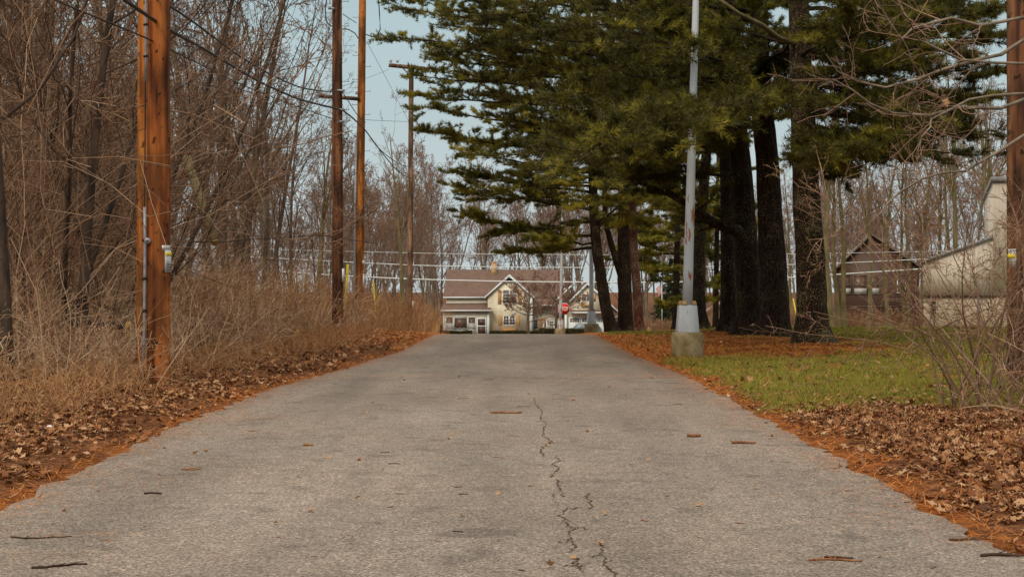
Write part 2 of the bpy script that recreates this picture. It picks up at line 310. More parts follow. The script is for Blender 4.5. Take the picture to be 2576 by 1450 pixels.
def asphalt_mat():
    m = bpy.data.materials.new('asphalt'); m.use_nodes = True; nt = m.node_tree; p = nt.nodes['Principled BSDF']; L = nt.links.new
    tcn = nt.nodes.new('ShaderNodeTexCoord'); src = tcn.outputs['Object']
    v = nt.nodes.new('ShaderNodeTexVoronoi'); v.inputs['Scale'].default_value = 95; L(src, v.inputs['Vector'])
    r = nt.nodes.new('ShaderNodeValToRGB'); e = r.color_ramp.elements; e.new(.35); e.new(.6); e.new(.85)
    for i, (q, c) in enumerate([(0, (.08, .058, .045)), (.25, (.165, .133, .109)), (.55, (.215, .175, .145)), (.82, (.262, .215, .178)), (1, (.42, .36, .30))]): e[i].position = q; e[i].color = (*c, 1)
    sep = nt.nodes.new('ShaderNodeSeparateColor'); L(v.outputs['Color'], sep.inputs[0]); L(sep.outputs[0], r.inputs[0])
    def rng_(scale, a, b, st=(1, 1, 1), det=4, lo=.35, hi=.65):
        q = nt.nodes.new('ShaderNodeMapping'); q.inputs['Scale'].default_value = st; L(src, q.inputs[0])
        n = nt.nodes.new('ShaderNodeTexNoise'); n.inputs['Scale'].default_value = scale; n.inputs['Detail'].default_value = det; L(q.outputs[0], n.inputs['Vector'])
        mr = nt.nodes.new('ShaderNodeMapRange'); mr.inputs[1].default_value = lo; mr.inputs[2].default_value = hi; mr.inputs[3].default_value = a; mr.inputs[4].default_value = b; L(n.outputs[0], mr.inputs[0]); return mr.outputs[0]
    a = rng_(.7, .84, 1.18, (1, .35, 1)); b = rng_(6, .9, 1.1); c = rng_(38, .74, 1.12, det=3, lo=.34, hi=.52); tr_ = rng_(1.1, .84, 1.12, (1, .05, 1), 3)
    m1 = nt.nodes.new('ShaderNodeMath'); m1.operation = 'MULTIPLY'; L(a, m1.inputs[0]); L(b, m1.inputs[1])
    m0 = nt.nodes.new('ShaderNodeMath'); m0.operation = 'MULTIPLY'; L(c, m0.inputs[0]); L(tr_, m0.inputs[1]); st_ = rng_(2.3, .72, 1.0, det=5, lo=.33, hi=.42); m9 = nt.nodes.new('ShaderNodeMath'); m9.operation = 'MULTIPLY'; L(m0.outputs[0], m9.inputs[0]); L(st_, m9.inputs[1]); m2 = nt.nodes.new('ShaderNodeMath'); m2.operation = 'MULTIPLY'; L(m1.outputs[0], m2.inputs[0]); L(m9.outputs[0], m2.inputs[1])
    vm = nt.nodes.new('ShaderNodeVectorMath'); vm.operation = 'SCALE'; L(r.outputs[0], vm.inputs[0]); L(m2.outputs[0], vm.inputs['Scale'])
    mm = nt.nodes.new('ShaderNodeMix'); mm.data_type = 'RGBA'; mm.blend_type = 'MULTIPLY'; L(rng_(.35, 0, .6, det=3), mm.inputs[0]); L(vm.outputs[0], mm.inputs[6]); mm.inputs[7].default_value = (1, .93, .87, 1)
    L(mm.outputs[2], p.inputs['Base Color'])
    bp = nt.nodes.new('ShaderNodeBump'); bp.inputs['Distance'].default_value = .006; L(v.outputs['Distance'], bp.inputs['Height']); L(bp.outputs[0], p.inputs['Normal'])
    p.inputs['Roughness'].default_value = .75; p.inputs['Specular IOR Level'].default_value = .4
    return m
M['ground'] = ground_mat(); M['asphalt'] = asphalt_mat()
M['crack'] = mat('crack_fill', (.03, .02, .014), (.11, .06, .03), 20)
M['seam'] = mat('seam', (.16, .12, .10), (.12, .06, .03), 6)

# ------------------------------------------------------------------ ground sheet
def axis(parts):
    a = [np.arange(s, e, d) for s, e, d in parts]; return np.concatenate(a + [[parts[-1][1]]])
xs = axis([(-900, -120, 60), (-120, -40, 8), (-40, -14, 2), (-14, 14, .22), (14, 40, 2), (40, 120, 8), (120, 900, 60)])
ys = axis([(-60, 0, 6), (0, 7, .8), (7, 50, .24), (50, 110, 1.2), (110, 260, 6), (260, 1500, 80)])
X, Y = np.meshgrid(xs, ys)
def cover(x, y):
    """weights leaf, grass, needles in 0..1"""
    dr = x - er(y); dl = el(y) - x
    nz = wob(x, y, 1.7, 3) * .5 + wob(x, y, 4.1, 4) * .35
    g = sm(16.2, 17.4, y + nz * .9 - .12 * np.maximum(x - 6, 0) ** 2 * (y < 24)) * sm(0.1, .5, dr + nz * .3)
    nd = np.clip(1.15 * sm(27.5, 30.5, y + nz * 1.6 + .4 * (dr < 3)) * (1 - sm(39, 43, y + nz)) * sm(9.5, 7, x + nz) + sm(.6, .05, np.abs(dr) + nz * .45) * .65, 0, 1) * (dr > -.5)
    nd = np.maximum(nd, sm(5, 2.5, np.hypot(x - 5.1, (y - 55) * .6)) * (x > 2))
    nl = sm(.5, .0, np.abs(dl) + nz * .45) * (dl > -.5) * .6
    nd = np.maximum(nd, nl); nd = np.maximum(nd, (dl > -.3) * sm(30, 40, y) * (1 - sm(46, 60, y)) * (dl < 3) * .5) * (y < 96)
    g = g * (1 - sm(112, 125, y)); g = np.where(x < -2, 0, g)
    return np.clip(1 - g - nd, 0, 1), np.clip(g * (1 - .93 * np.clip(nd, 0, 1)), 0, 1), np.clip(nd, 0, 1)
g = MB(); nx, ny = len(xs), len(ys)
V = np.stack([X, Y, H(X, Y) + .012 * rng.standard_normal(X.shape) * ((X > er(Y) + .2) | (X < el(Y) - .2)) * (Y < 60)], -1).reshape(-1, 3)
jj, ii = np.meshgrid(np.arange(ny - 1), np.arange(nx - 1), indexing='ij'); q = (jj * nx + ii).ravel()
g.add(V, np.stack([q, q + 1, q + nx + 1, q + nx], -1))
go = g.build('ground', M['ground'], smooth=True); tag(go, kind='structure')
ca = go.data.color_attributes.new('cover', 'FLOAT_COLOR', 'POINT')
cv = cover(X, Y); ca.data.foreach_set('color', np.stack([cv[0], cv[1], cv[2], np.ones_like(X)], -1).astype(np.float32).ravel())

# road with a ragged edge, following the crest
ry = axis([(-40, 6, 2), (6, 50, .15), (50, 98, 1)])
K = 14; rb = MB()
e1 = el(ry) + .05 * wob(ry, ry, 3.1, 5) + .03 * rng.standard_normal(len(ry)); e2 = er(ry) + .05 * wob(ry, ry, 2.7, 6) + .03 * rng.standard_normal(len(ry))
t = np.linspace(0, 1, K)[None]; RX = e1[:, None] * (1 - t) + e2[:, None] * t; RY = np.broadcast_to(ry[:, None], RX.shape)
RZ = prof(RY) + .008 + .02 * np.sin(np.pi * t) ** .5
jj, ii = np.meshgrid(np.arange(len(ry) - 1), np.arange(K - 1), indexing='ij'); q = (jj * K + ii).ravel()
rb.add(np.stack([RX, RY, RZ], -1).reshape(-1, 3), np.stack([q, q + 1, q + K + 1, q + K], -1))
tag(rb.build('road', M['asphalt'], smooth=True), kind='structure')
def roadz(x, y):
    t = np.clip((x - el(y)) / (er(y) - el(y)), 0, 1); return prof(y) + .008 + .02 * np.sin(np.pi * t) ** .5
# cross street beyond the crest with a pale kerb
cs = MB(); cx = np.linspace(-120, 120, 60)
for a, b in zip(cx[:-1], cx[1:]):
    cs.add([(a, 99, float(prof(99)) + .20), (b, 99, float(prof(99)) + .20), (b, 106, float(prof(106)) + .2), (a, 106, float(prof(106)) + .2)], [0, 1, 2, 3])
tag(cs.build('cross_street', M['asphalt']), kind='structure')
kb = MB(); kb.box(6.5, 80, 98.4, 98.9, float(prof(98.6)) - .2, float(prof(98.6)) + .34)
tag(kb.build('kerb', M['curtain']), kind='structure')

# cracks (positions measured on the road plane)
def gp(u, v):
    y = 1.47 * F / (v - V0); x = (u - U0) / F * y; return x, y
def zz(a, b): return (1280 + .629 * a) / 1.4907, (1250 + .629 * b) / 1.4907
ck = MB()
def crack(pts, wdt, jit=.02, sub=6, m=ck, lift=.004):
    W = np.array([gp(*zz(*p)) for p in pts]); s = np.linspace(0, len(W) - 1, (len(W) - 1) * sub + 1)
    x = np.interp(s, range(len(W)), W[:, 0]) + rng.normal(0, jit, len(s)) * .5; y = np.interp(s, range(len(W)), W[:, 1]) + rng.normal(0, jit, len(s))
    for i in range(len(s) - 1):
        d = np.array([x[i + 1] - x[i], y[i + 1] - y[i]]); n = np.array([-d[1], d[0]]) / (np.hypot(*d) + 1e-6); a = wdt * rng.uniform(.15, 1.5) ** 1.3; b = wdt * rng.uniform(.15, 1.5) ** 1.3
        pts4 = [(x[i] - n[0] * a, y[i] - n[1] * a), (x[i + 1] - n[0] * b, y[i + 1] - n[1] * b), (x[i + 1] + n[0] * b, y[i + 1] + n[1] * b), (x[i] + n[0] * a, y[i] + n[1] * a)]
        m.add([(p[0], p[1], float(roadz(p[0], p[1])) + lift) for p in pts4], [0, 1, 2, 3])
for pts in ([(1150, 380), (1165, 430), (1200, 460), (1185, 500), (1225, 540), (1195, 605), (1235, 620), (1255, 650), (1195, 670), (1190, 700), (1210, 730)],
            [(1275, 730), (1300, 755), (1260, 780), (1295, 795), (1270, 830), (1255, 850)], [(1290, 865), (1300, 900), (1310, 930), (1330, 965)],
            [(1350, 1040), (1300, 1085), (1355, 1110), (1340, 1140), (1385, 1160), (1355, 1190), (1365, 1230), (1400, 1270), (1360, 1300)],
            [(1410, 1335), (1390, 1360), (1430, 1390)], [(1480, 950), (1450, 970), (1490, 1000), (1490, 1040), (1350, 1040)],
            [(1540, 1240), (1560, 1270), (1540, 1310), (1580, 1340), (1560, 1365), (1600, 1400), (1650, 1450), (1690, 1520)]):
    crack(pts, .0055)
crack([(1330, 1390), (1400, 1380), (1440, 1420)], .004)
for a_ in ([(1385, 1160), (1440, 1150), (1470, 1165)], [(1225, 540), (1260, 545), (1275, 560)], [(1310, 930), (1270, 950), (1255, 985)], [(1540, 1310), (1500, 1330), (1480, 1322)], [(1300, 755), (1330, 760)], [(1560, 1365), (1610, 1350)], [(1365, 1230), (1320, 1245), (1300, 1240)], [(1345, 1110), (1310, 1130)]): crack(a_, .003, .015)
tag(ck.build('road_crack', M['crack']), kind='structure')
sk = MB()
crack([(1255, 650), (1600, 685), (2035, 720), (2500, 745)], .004, .01, 10, sk, .004)
crack([(1180, 575), (900, 580), (600, 590), (300, 596), (0, 605), (-500, 612)], .004, .01, 10, sk, .004)
crack([(-60, 278), (300, 270), (700, 262), (1100, 262), (1500, 270), (2035, 292)], .018, .02, 10, sk, .004)
tag(sk.build('road_seam', M['seam']), kind='structure')

# ------------------------------------------------------------------ litter (stuff)
def leaves(N, xy, zfn, size=(.035, .075), curl=1.0, seed=1):
    r = np.random.default_rng(seed)
    ang = np.linspace(0, 2 * np.pi, 13)[:-1]; rad = np.array([1.0, .55, .85, .5, .7, .45, .3, .45, .7, .5, .85, .55])
    ox = np.cos(ang) * rad; oy = np.sin(ang) * rad
    sx = r.uniform(*size, N); a = r.uniform(0, 2 * np.pi, N); c = r.uniform(-.2, 1.3, N) * curl; fo = r.uniform(-.5, 1.0, N) * curl
    lx = np.concatenate([[0], ox])[None] * sx[:, None] * r.uniform(.9, 1.3, N)[:, None]; ly = np.concatenate([[0], oy])[None] * sx[:, None] * r.uniform(.6, 1.0, N)[:, None]
    rr = np.hypot(lx, ly); lz = c[:, None] * rr ** 2 / sx[:, None] * .7 + fo[:, None] * np.abs(ly) * .5 + r.normal(0, .08, lx.shape) * sx[:, None]
    ti = r.normal(0, .35, N) * curl; tj = r.normal(0, .35, N) * curl
    lz = lz + lx * ti[:, None] + ly * tj[:, None]
    X = xy[:, :1] + lx * np.cos(a)[:, None] - ly * np.sin(a)[:, None]; Yy = xy[:, 1:2] + lx * np.sin(a)[:, None] + ly * np.cos(a)[:, None]
    Z = zfn(xy[:, 0], xy[:, 1])[:, None] + .012 + lz - np.minimum(lz.min(1), 0)[:, None] * .9
    V = np.stack([X, Yy, Z], -1).reshape(-1, 3)
    i = np.arange(N)[:, None] * 13; k = np.arange(12)[None]
    return V, np.stack([i + 0 * k, i + 1 + k, i + 1 + (k + 1) % 12], -1).reshape(-1, 3)
def scatter(N, x0, x1, y0, y1, prob, seed, near=1.0):
    """uniform candidates kept with probability prob(x,y); near>0 favours the near side"""
    r = np.random.default_rng(seed); o = []; n = 0
    while n < N:
        y = y0 + (y1 - y0) * r.random(40000) ** near; x = r.uniform(x0, x1, 40000)
        k = r.random(40000) < prob(x, y); o.append(np.stack([x[k], y[k]], -1)); n += k.sum()
    return np.concatenate(o)[:N]
inview = lambda x, y, m=1.12: (np.abs(x) < .36 * y * m + .4)
LL = lambda x, y: (.05 + .95 * sm(.05, 1.0, el(y) - x + .35 * wob(x, y, 2.2, 8))) * (el(y) - x > -.1) * (.4 + .6 * (wob(x, y, 3.1, 6) > -.35)) * inview(x, y) * (.35 + .65 * sm(44, 20, y))
LR = lambda x, y: (.06 + .94 * sm(.1, 1.1, x - er(y) + .35 * wob(x, y, 2.2, 9))) * (x - er(y) > -.1) * (.4 + .6 * (wob(x, y, 3.1, 6) > -.35)) * inview(x, y) * (cover(x, y)[0] * .97 + .03)
m_ = MB()
m_.add(*leaves(30000, scatter(30000, -16, -2, 9, 26, LL, 11), H, (.014, .062), .75, 1))
m_.add(*leaves(9000, scatter(9000, -18, -2, 22, 46, LL, 12), H, (.04, .09), .8, 2))
tag(m_.build('leaf_litter', M['leaf']), 'brown fallen leaves covering the verge left of the road', 'leaf litter', kind='stuff')
m_ = MB()
m_.add(*leaves(32000, scatter(32000, 2.5, 12, 7.5, 20, LR, 13), H, (.014, .058), .75, 3))
m_.add(*leaves(2200, scatter(2200, 2.9, 14, 17, 44, lambda x, y: (x > er(y) + .1) * inview(x, y), 14), H, (.03, .07), .9, 4))
tag(m_.build('leaf_litter', M['leaf']), 'brown fallen leaves heaped under the bare shrub right of the road', 'leaf litter', kind='stuff')
def blades(xy, zfn, Lr, wr, lay, seed, K2=1):
    r = np.random.default_rng(seed); N = len(xy); a = r.uniform(0, 2 * np.pi, N); Ln = r.uniform(*Lr, N); wd = r.uniform(*wr, N) * np.clip(xy[:, 1] / 22, .35, 2.2); up = r.uniform(*lay, N)
    dx = np.cos(a) * np.sqrt(1 - up ** 2); dy = np.sin(a) * np.sqrt(1 - up ** 2)
    z = zfn(xy[:, 0], xy[:, 1]) + .006 + (r.uniform(0, .02, N) if lay[1] < .5 else 0)
    B = np.stack([xy[:, 0], xy[:, 1], z], -1); b = r.uniform(0, 2 * np.pi, N) if lay[1] > .5 else a + np.pi / 2
    W = np.stack([np.cos(b) * wd, np.sin(b) * wd, np.zeros(N)], -1)
    T = B + np.stack([dx, dy, up], -1) * Ln[:, None]
    if lay[1] < .5:   # lying needles: thin quads
        V = np.stack([B - W, B + W, T + W * .5, T - W * .5], 1).reshape(-1, 3); return V, np.arange(N * 4).reshape(-1, 4)
    V = np.stack([B - W, B + W, T], 1).reshape(-1, 3); return V, np.arange(N * 3).reshape(-1, 3)
ND = lambda x, y: cover(x, y)[2] * inview(x, y) * ((x > er(y) - .1) | (x < el(y) + .1))
m_ = MB(); xy = scatter(80000, -14, 14, 8, 60, ND, 21, 1.3); m_.add(*blades(xy, H, (.07, .16), (.0025, .006), (0, .3), 5))
# needles blown across the road edges and along the seam
def edge_needles(N, seed):
    r = np.random.default_rng(seed); y = r.uniform(8, 42, N); side = r.random(N) < .5
    x = np.where(side, er(y) - np.abs(r.normal(0, .22, N)) * (1 + 1.5 * (wob(y, y, 2.3, 3) > .3)), el(y) + np.abs(r.normal(0, .22, N)) * (1 + 1.5 * (wob(y, y, 1.9, 5) > .3)))
    return np.stack([x, y], -1)
xy = edge_needles(9000, 22); m_.add(*blades(xy, roadz, (.06, .14), (.002, .004), (0, .06), 6))
xy = np.stack([rng.uniform(-2.9, 2.8, 700), 22.9 + rng.normal(0, .12, 700)], -1); xy = xy[np.abs(xy[:, 0]) + rng.random(len(xy)) > 1.8]; m_.add(*blades(xy, roadz, (.06, .14), (.002, .004), (0, .05), 7))
for (u, v, n, sx_, sy_) in ((100, 1345, 60, .35, .05), (120, 1400, 50, .3, .09), (800, 955, 60, .3, .05), (1420, 1000, 40, .3, .03), (1650, 975, 90, .5, .1), (650, 1050, 120, .4, .2), (540, 1090, 80, .4, .15), (1700, 1010, 60, .3, .2)):
    x, y = gp(u, v); xy = np.stack([rng.normal(x, sx_, n), rng.normal(y, sy_, n)], -1); m_.add(*blades(xy, roadz, (.05, .13), (.002, .004), (0, .05), int(u)))
tag(m_.build('pine_needle_litter', M['needle_litter']), 'rust orange pine needles strewn under the pines and along both road edges', 'pine needles', kind='stuff')
GR = lambda x, y: cover(x, y)[1] * inview(x, y) * (x > er(y) + .15) * (.12 + .88 * (wob(x, y, 1.9, 12) + .6 * wob(x, y, 5.3, 2) > .02))
m_ = MB(); xy = scatter(170000, 2.8, 17, 15.5, 44, GR, 23, 1.25); m_.add(*blades(xy, H, (.03, .1), (.004, .008), (.45, 1), 8))
xy = scatter(25000, 2.8, 26, 42, 98, lambda x, y: (x > er(y) + .2) * inview(x, y) * 1., 24, 1.6); m_.add(*blades(xy, H, (.04, .08), (.006, .014), (.6, 1), 9))
tag(m_.build('lawn_grass', M['grass']), 'short patchy green grass on the verge in front of the pines', 'grass', kind='stuff')

# ------------------------------------------------------------------ branching generator
def nrm(a): return a / (np.linalg.norm(a, axis=-1, keepdims=True) + 1e-9)
def walk(S, D, Ln, K, r, wig=.15, trop=0.0, tvec=(0, 0, 1)):
    N = len(S); Pt = np.zeros((N, K, 3)); Pt[:, 0] = S; D = nrm(D.copy()); tv = np.array(tvec, float)
    for k in range(1, K):
        D = nrm(D + r.normal(0, wig, (N, 3)) + tv * trop); Pt[:, k] = Pt[:, k - 1] + D * (Ln / (K - 1))[:, None]
    return Pt
def kids(Pt, Rd, Ln, n, t0, t1, ang, lr, rr, r, rmin, flat=0, lfall=.55):
    N, K, _ = Pt.shape; t = np.sort(r.uniform(t0, t1, (N, n)), 1); s = t * (K - 1); k = np.minimum(s.astype(int), K - 2); f = (s - k)[..., None]
    idx = np.arange(N)[:, None]; p = Pt[idx, k] * (1 - f) + Pt[idx, k + 1] * f; T = nrm(Pt[idx, k + 1] - Pt[idx, k])
    rad = Rd[idx, k] * (1 - f[..., 0]) + Rd[idx, k + 1] * f[..., 0]
    ra = r.normal(0, 1, (N, n, 3)); ra[..., 2] *= (1 - flat); pr = nrm(ra - (ra * T).sum(-1, keepdims=True) * T)
    if flat: pr[..., 2] *= (1 - flat); pr = nrm(pr)
    a = np.radians(r.uniform(*ang, (N, n)))[..., None]; D = T * np.cos(a) + pr * np.sin(a)
    L2 = Ln[:, None] * r.uniform(*lr, (N, n)) * (1 - lfall * t)
    return p.reshape(-1, 3), D.reshape(-1, 3), L2.ravel(), np.maximum(rad * r.uniform(*rr, (N, n)), rmin).ravel()
def rads(r0, K, rmin, pw=1.0): return np.maximum(r0[:, None] * (1 - np.linspace(0, 1, K)[None] ** pw * .85), rmin)
def bare(seed, h, r0, n=(12, 6, 6, 4), low=.3, ang=(25, 55), rmin=.004, stems=1, lean=(0, 0), trop=.12, wig=.1, lr=(.35, .55), droop=0, rr0=(.4, .6)):
    """returns (trunk+limbs, crown twigs) as MB in local coordinates"""
    r = np.random.default_rng(seed); wood, tw = MB(), MB()
    S = np.stack([r.normal(0, .12 * (stems > 1), stems), r.normal(0, .12 * (stems > 1), stems), np.full(stems, -.2)], -1)
    D = np.stack([lean[0] + r.normal(0, .02 + .22 * (stems > 1), stems), lean[1] + r.normal(0, .02 + .22 * (stems > 1), stems), np.ones(stems)], -1)
    Ln = h * r.uniform(.85, 1, stems); P0 = walk(S, D, Ln, 10, r, .05, .03); R0 = rads(np.full(stems, r0) * r.uniform(.7, 1, stems), 10, rmin, .9); R0[:, 0] *= 1.35
    wood.tubes(P0, R0, 8)
    cur = (P0, R0, Ln)
    for lv, nn in enumerate(n):
        last = lv == len(n) - 1
        p, d, l, ra = kids(*cur, nn, low if lv == 0 else .15, .97, ang if lv == 0 else (25, 65), lr if lv == 0 else (.35, .6), rr0 if lv == 0 else (.5, .7), r, rmin)
        K = (7, 5, 4, 3)[min(lv, 3)]
        Pt = walk(p, d, l, K, r, wig + .04 * lv, trop if lv < 2 else trop * .5 - droop); Rr = rads(ra, K, rmin * (.9 if not last else .7))
        (wood if lv == 0 else tw).tubes(Pt, Rr, 5 if lv == 0 else 3); cur = (Pt, Rr, l)
    return wood, tw
PROTO = {}
def proto(key, bark, twig, **kw):
    wd, tw = bare(**kw); PROTO[key] = (wd.mesh('trunk', M[bark], True), tw.mesh('crown', M[twig]))
def place(key, loc, rz, s, label, group=None, cat='tree', name='bare_tree', tilt=(0, 0)):
    o = thing(name, label, cat, loc, group, rz); o.scale = (s,) * 3 if not hasattr(s, '__len__') else s; o.rotation_euler = (tilt[0], tilt[1], rz)
    for nm, me in zip(('trunk', 'crown'), PROTO[key]):
        c = bpy.data.objects.new(nm, me); col.objects.link(c); c.parent = o
    return o
proto('t1', 'bark', 'twig', seed=1, h=16, r0=.17, n=(14, 6, 6, 3), low=.22, rmin=.01)
proto('t2', 'bark', 'twig', seed=2, h=15, r0=.17, n=(10, 6, 5, 4), low=.25, stems=3, rmin=.008, ang=(15, 35))
proto('t3', 'bark_dark', 'twig_dark', seed=3, h=14, r0=.13, n=(17, 6, 6, 3), low=.12, rmin=.008, ang=(35, 70), trop=.09, wig=.16, droop=.06, rr0=(.2, .4))
proto('t4', 'bark_dark', 'twig_mix', seed=4, h=11, r0=.07, n=(12, 6, 5, 3), low=.08, stems=4, rmin=.008, ang=(30, 60), trop=.08, wig=.17, droop=.05, rr0=(.25, .45))
proto('f1', 'bark_grey', 'twig_far', seed=5, h=22, r0=.30, n=(12, 6, 5, 4), low=.35, rmin=.019, ang=(18, 42))
proto('f2', 'bark_grey', 'twig_far', seed=6, h=21, r0=.22, n=(9, 5, 5, 4), low=.4, stems=3, rmin=.019, ang=(15, 35))
proto('f3', 'bark', 'twig_far', seed=8, h=19, r0=.26, n=(14, 6, 5, 4), low=.25, rmin=.019, ang=(25, 50))
proto('g1', 'bark_moss', 'twig', seed=9, h=18, r0=.26, n=(9, 5, 5, 4), low=.4, rmin=.009, ang=(18, 40), wig=.13)
proto('g2', 'bark_moss', 'twig', seed=10, h=17, r0=.2, n=(8, 5, 5, 4), low=.35, stems=2, rmin=.009, ang=(15, 35), wig=.13)
# ---- woods on the left: front rank
for i, (u, y, k, s, lab) in enumerate([
        (5, 20, 't3', 1.05, 'dark vine-hung tree trunk at the left edge of the picture'),
        (120, 24, 't4', 1.0, 'dark multi-stemmed tangled tree second from the left edge'),
        (215, 23, 't3', .9, 'dark tangled tree just left of the nearest double utility pole'),
        (300, 28, 't4', 1.15, 'many-stemmed dark tree directly behind the double utility pole'),
        (465, 36, 't1', .55, 'small dark crooked tree just right of the nearest utility pole'),
        (575, 44, 't2', 1.05, 'tall fan-shaped many-stemmed grey tree against the sky left of the road'),
        (608, 53, 't1', 1.0, 'tall slender grey tree immediately right of the fan-shaped tree'),
        (655, 50, 't2', .85, 'lower many-stemmed tree right of the tall fan-shaped one'),
        (800, 62, 'g1', .62, 'mossy leaning tree left of the second utility pole')]):
    place(k, G(u, y), i * 1.7 + .4, s, lab, tilt=(0, R(10) if i == 8 else 0))
lt = [(-.9 * 0 + 20, 26), ]
rr_ = np.random.default_rng(31)
n_ = 0
for i in range(46):
    y = rr_.uniform(27, 80); u = rr_.uniform(-250, 640 + (y - 26) * 4.5 if y < 60 else 820)
    if u > 440 and rr_.random() < .5: continue
    x = (u - U0) / F * y
    if x > (-8.6 if y < 45 else -7): continue
    k = rr_.choice(['t3', 't1', 't4', 't2', 't1'] if u < 400 else ['t2', 't1', 't2', 't1']); s = rr_.uniform(.7, 1.1) if u < 420 else rr_.uniform(.45, .9)
    place(k, (x, y, float(H(x, y))), rr_.uniform(0, 6.3), s, 'bare dark tree within the dense woods left of the road' if u < 440 else 'bare brown tree in the thinner woods behind the left brush', 'trees inside the left woods' if u < 440 else 'trees behind the left brush'); n_ += 1
for i in range(30):
    y = rr_.uniform(80, 130); u = rr_.uniform(-60, 380)
    place(rr_.choice(['f1', 'f2', 'f3']), G(u, y), rr_.uniform(0, 6.3), rr_.uniform(.75, 1.1), 'bare tree deep in the woods behind the dark front trees on the left', 'trees deep inside the left woods')
# far woods left of and behind the houses
fr = np.random.default_rng(33)
for i in range(95):
    y = fr.uniform(202, 280); u = fr.uniform(560, 2420)
    o = place(fr.choice(['f1', 'f2', 'f3']), G(u, y), fr.uniform(0, 6.3), fr.uniform(.9, 1.35), 'bare tree in the far woods behind the cream house', 'far woods behind the houses')
for i in range(46):
    y = fr.uniform(85, 195); u = fr.uniform(480, 1085)
    x = (u - U0) / F * y
    if x > -5.5: continue
    place(fr.choice(['f1', 'f2', 'f3']), G(u, y), fr.uniform(0, 6.3), fr.uniform(.5, .85) * (1 if u < 900 else .9), 'bare tree between the left utility poles and the cream house', 'trees left of the cream house')
place('g1', G(1012, 84), 2.2, .72, 'broad spreading tree behind the farthest utility pole, limbs reaching right', tilt=(0, R(4)))
place('g2', G(1078, 150), 1.2, .75, 'slim two-stemmed tree at the left corner of the cream house')
# right background trees
for i, (u, y, k, s) in enumerate([(2090, 92, 'g1', 1.15), (2118, 96, 'g2', 1.1), (2186, 104, 'g1', .9), (2236, 106, 'g1', .95), (2282, 112, 'g2', 1.0), (2150, 150, 'f1', .9), (2330, 120, 'g1', 1.1), (2380, 118, 'g2', 1.2), (2400, 108, 'g1', 1.25),
                                  (2440, 125, 'f2', 1.0), (2475, 100, 'g1', 1.2), (2492, 104, 'g1', 1.05), (2260, 160, 'f2', .9), (2350, 165, 'f3', .9), (2060, 170, 'f2', .9), (2200, 175, 'f1', .95), (2430, 170, 'f1', 1), (2120, 180, 'f3', .9), (2310, 190, 'f1', 1), (2530, 150, 'f2', 1.1), (1985, 120, 'g1', .8)]):
    big = {0: 'thick mossy trunk just right of the lichen-covered front pine', 3: 'mossy trunk standing in front of the right half of the brown house', 2: 'mossy trunk standing in front of the middle of the brown house', 8: 'thickest bare tree rising behind the beige metal building'}
    if i in big: place(k, G(u, y), i * 2.1, s, big[i])
    else: place(k, G(u, y), i * 2.1, s, 'tall bare tree in the row behind the brown house and beige building', 'tall bare trees on the right')

# ------------------------------------------------------------------ undergrowth
def stems(xy, hgt, seed, rad=(.003, .006), K=5, bend=.5, side=4, lo=.3, thin=.0022, wig=.16):
    r = np.random.default_rng(seed); N = len(xy); m = MB()
    S = np.stack([xy[:, 0], xy[:, 1], H(xy[:, 0], xy[:, 1]) - .03], -1); D = np.stack([r.normal(0, bend * .7, N), r.normal(0, bend * .7, N), np.ones(N)], -1)
    Ln = hgt if hasattr(hgt, '__len__') else r.uniform(hgt * .5, hgt * 1.1, N)
    Pt = walk(S, D, Ln, K, r, wig, -.13 * bend); Rd = rads(r.uniform(*rad, N), K, thin); m.tubes(Pt, Rd, 3)
    if side:
        p, d, l, ra = kids(Pt, Rd, Ln, side, lo, .95, (20, 60), (.25, .5), (.5, .8), r, thin); P2 = walk(p, d, l, 3, r, .2, -.05); m.tubes(P2, rads(ra, 3, thin), 3)
    return m
def B1(x, y):
    front = np.interp(y, [16, 19, 23, 35, 44, 60, 95], [-6.9, -6.1, -5.85, -5.7, -4.3, -3.8, -4])
    return sm(0, .9, front - x + .5 * wob(x, y, 1.3, 14)) * (np.abs(x) < .36 * y + 1.5) * (.12 + .88 * (wob(x, y, 1.6, 3) + .5 * wob(x, y, 4.3, 7) > -.15))
xy = scatter(10500, -22, -3, 17, 48, B1, 41, 1.3); hh = np.random.default_rng(1).uniform(.5, 2.9, 10500) * ((.4) + .6 * sm(.2, 2.8, np.interp(xy[:, 1], [16, 19, 23, 35, 44], [-6.5, -5.9, -5.5, -5.2, -3.9]) - xy[:, 0])) * (.75 + .4 * wob(xy[:, 0], xy[:, 1], .9, 5))
tag(stems(xy, hh, 42, (.004, .009), 5, .6, 4, thin=.0042).build('undergrowth', M['brush']), 'tangled tan leafless brush and brambles along the left side', 'undergrowth', kind='stuff')
VT = lambda x, y: B1(x + 1.2, y) * (x < -.262 * y + .3)
xy = scatter(1000, -20, -5, 21, 44, VT, 47, 1.2); hv = np.random.default_rng(2).uniform(3, 9, 1000)
tag(stems(xy, hv, 48, (.007, .013), 9, .3, 7, lo=.1, thin=.0056, wig=.24).build('vine_thicket', M['twig_mix']), 'dense tangle of vines and saplings filling the dark woods at the left', 'thicket', kind='stuff')
xy = scatter(9000, -30, -3.3, 30, 95, B1, 43, 1.0)
tag(stems(xy, 1.9, 44, (.006, .011), 4, .3, 3, thin=.005).build('dry_grass', M['hay']), 'orange brown dry weeds standing around the farther utility poles', 'dry weeds', kind='stuff')
xy = scatter(2600, -10, -3, 14.5, 42, lambda x, y: sm(.7, 2.2, el(y) - x) * inview(x, y, 1.2) * sm(3.8, 1.6, el(y) - x), 45, 1.2)
tag(stems(xy, .55, 46, (.002, .004), 4, .8, 2).build('dry_grass', M['hay']), 'short dry stalks poking from the leaf litter beside the left road edge', 'dry weeds', kind='stuff')

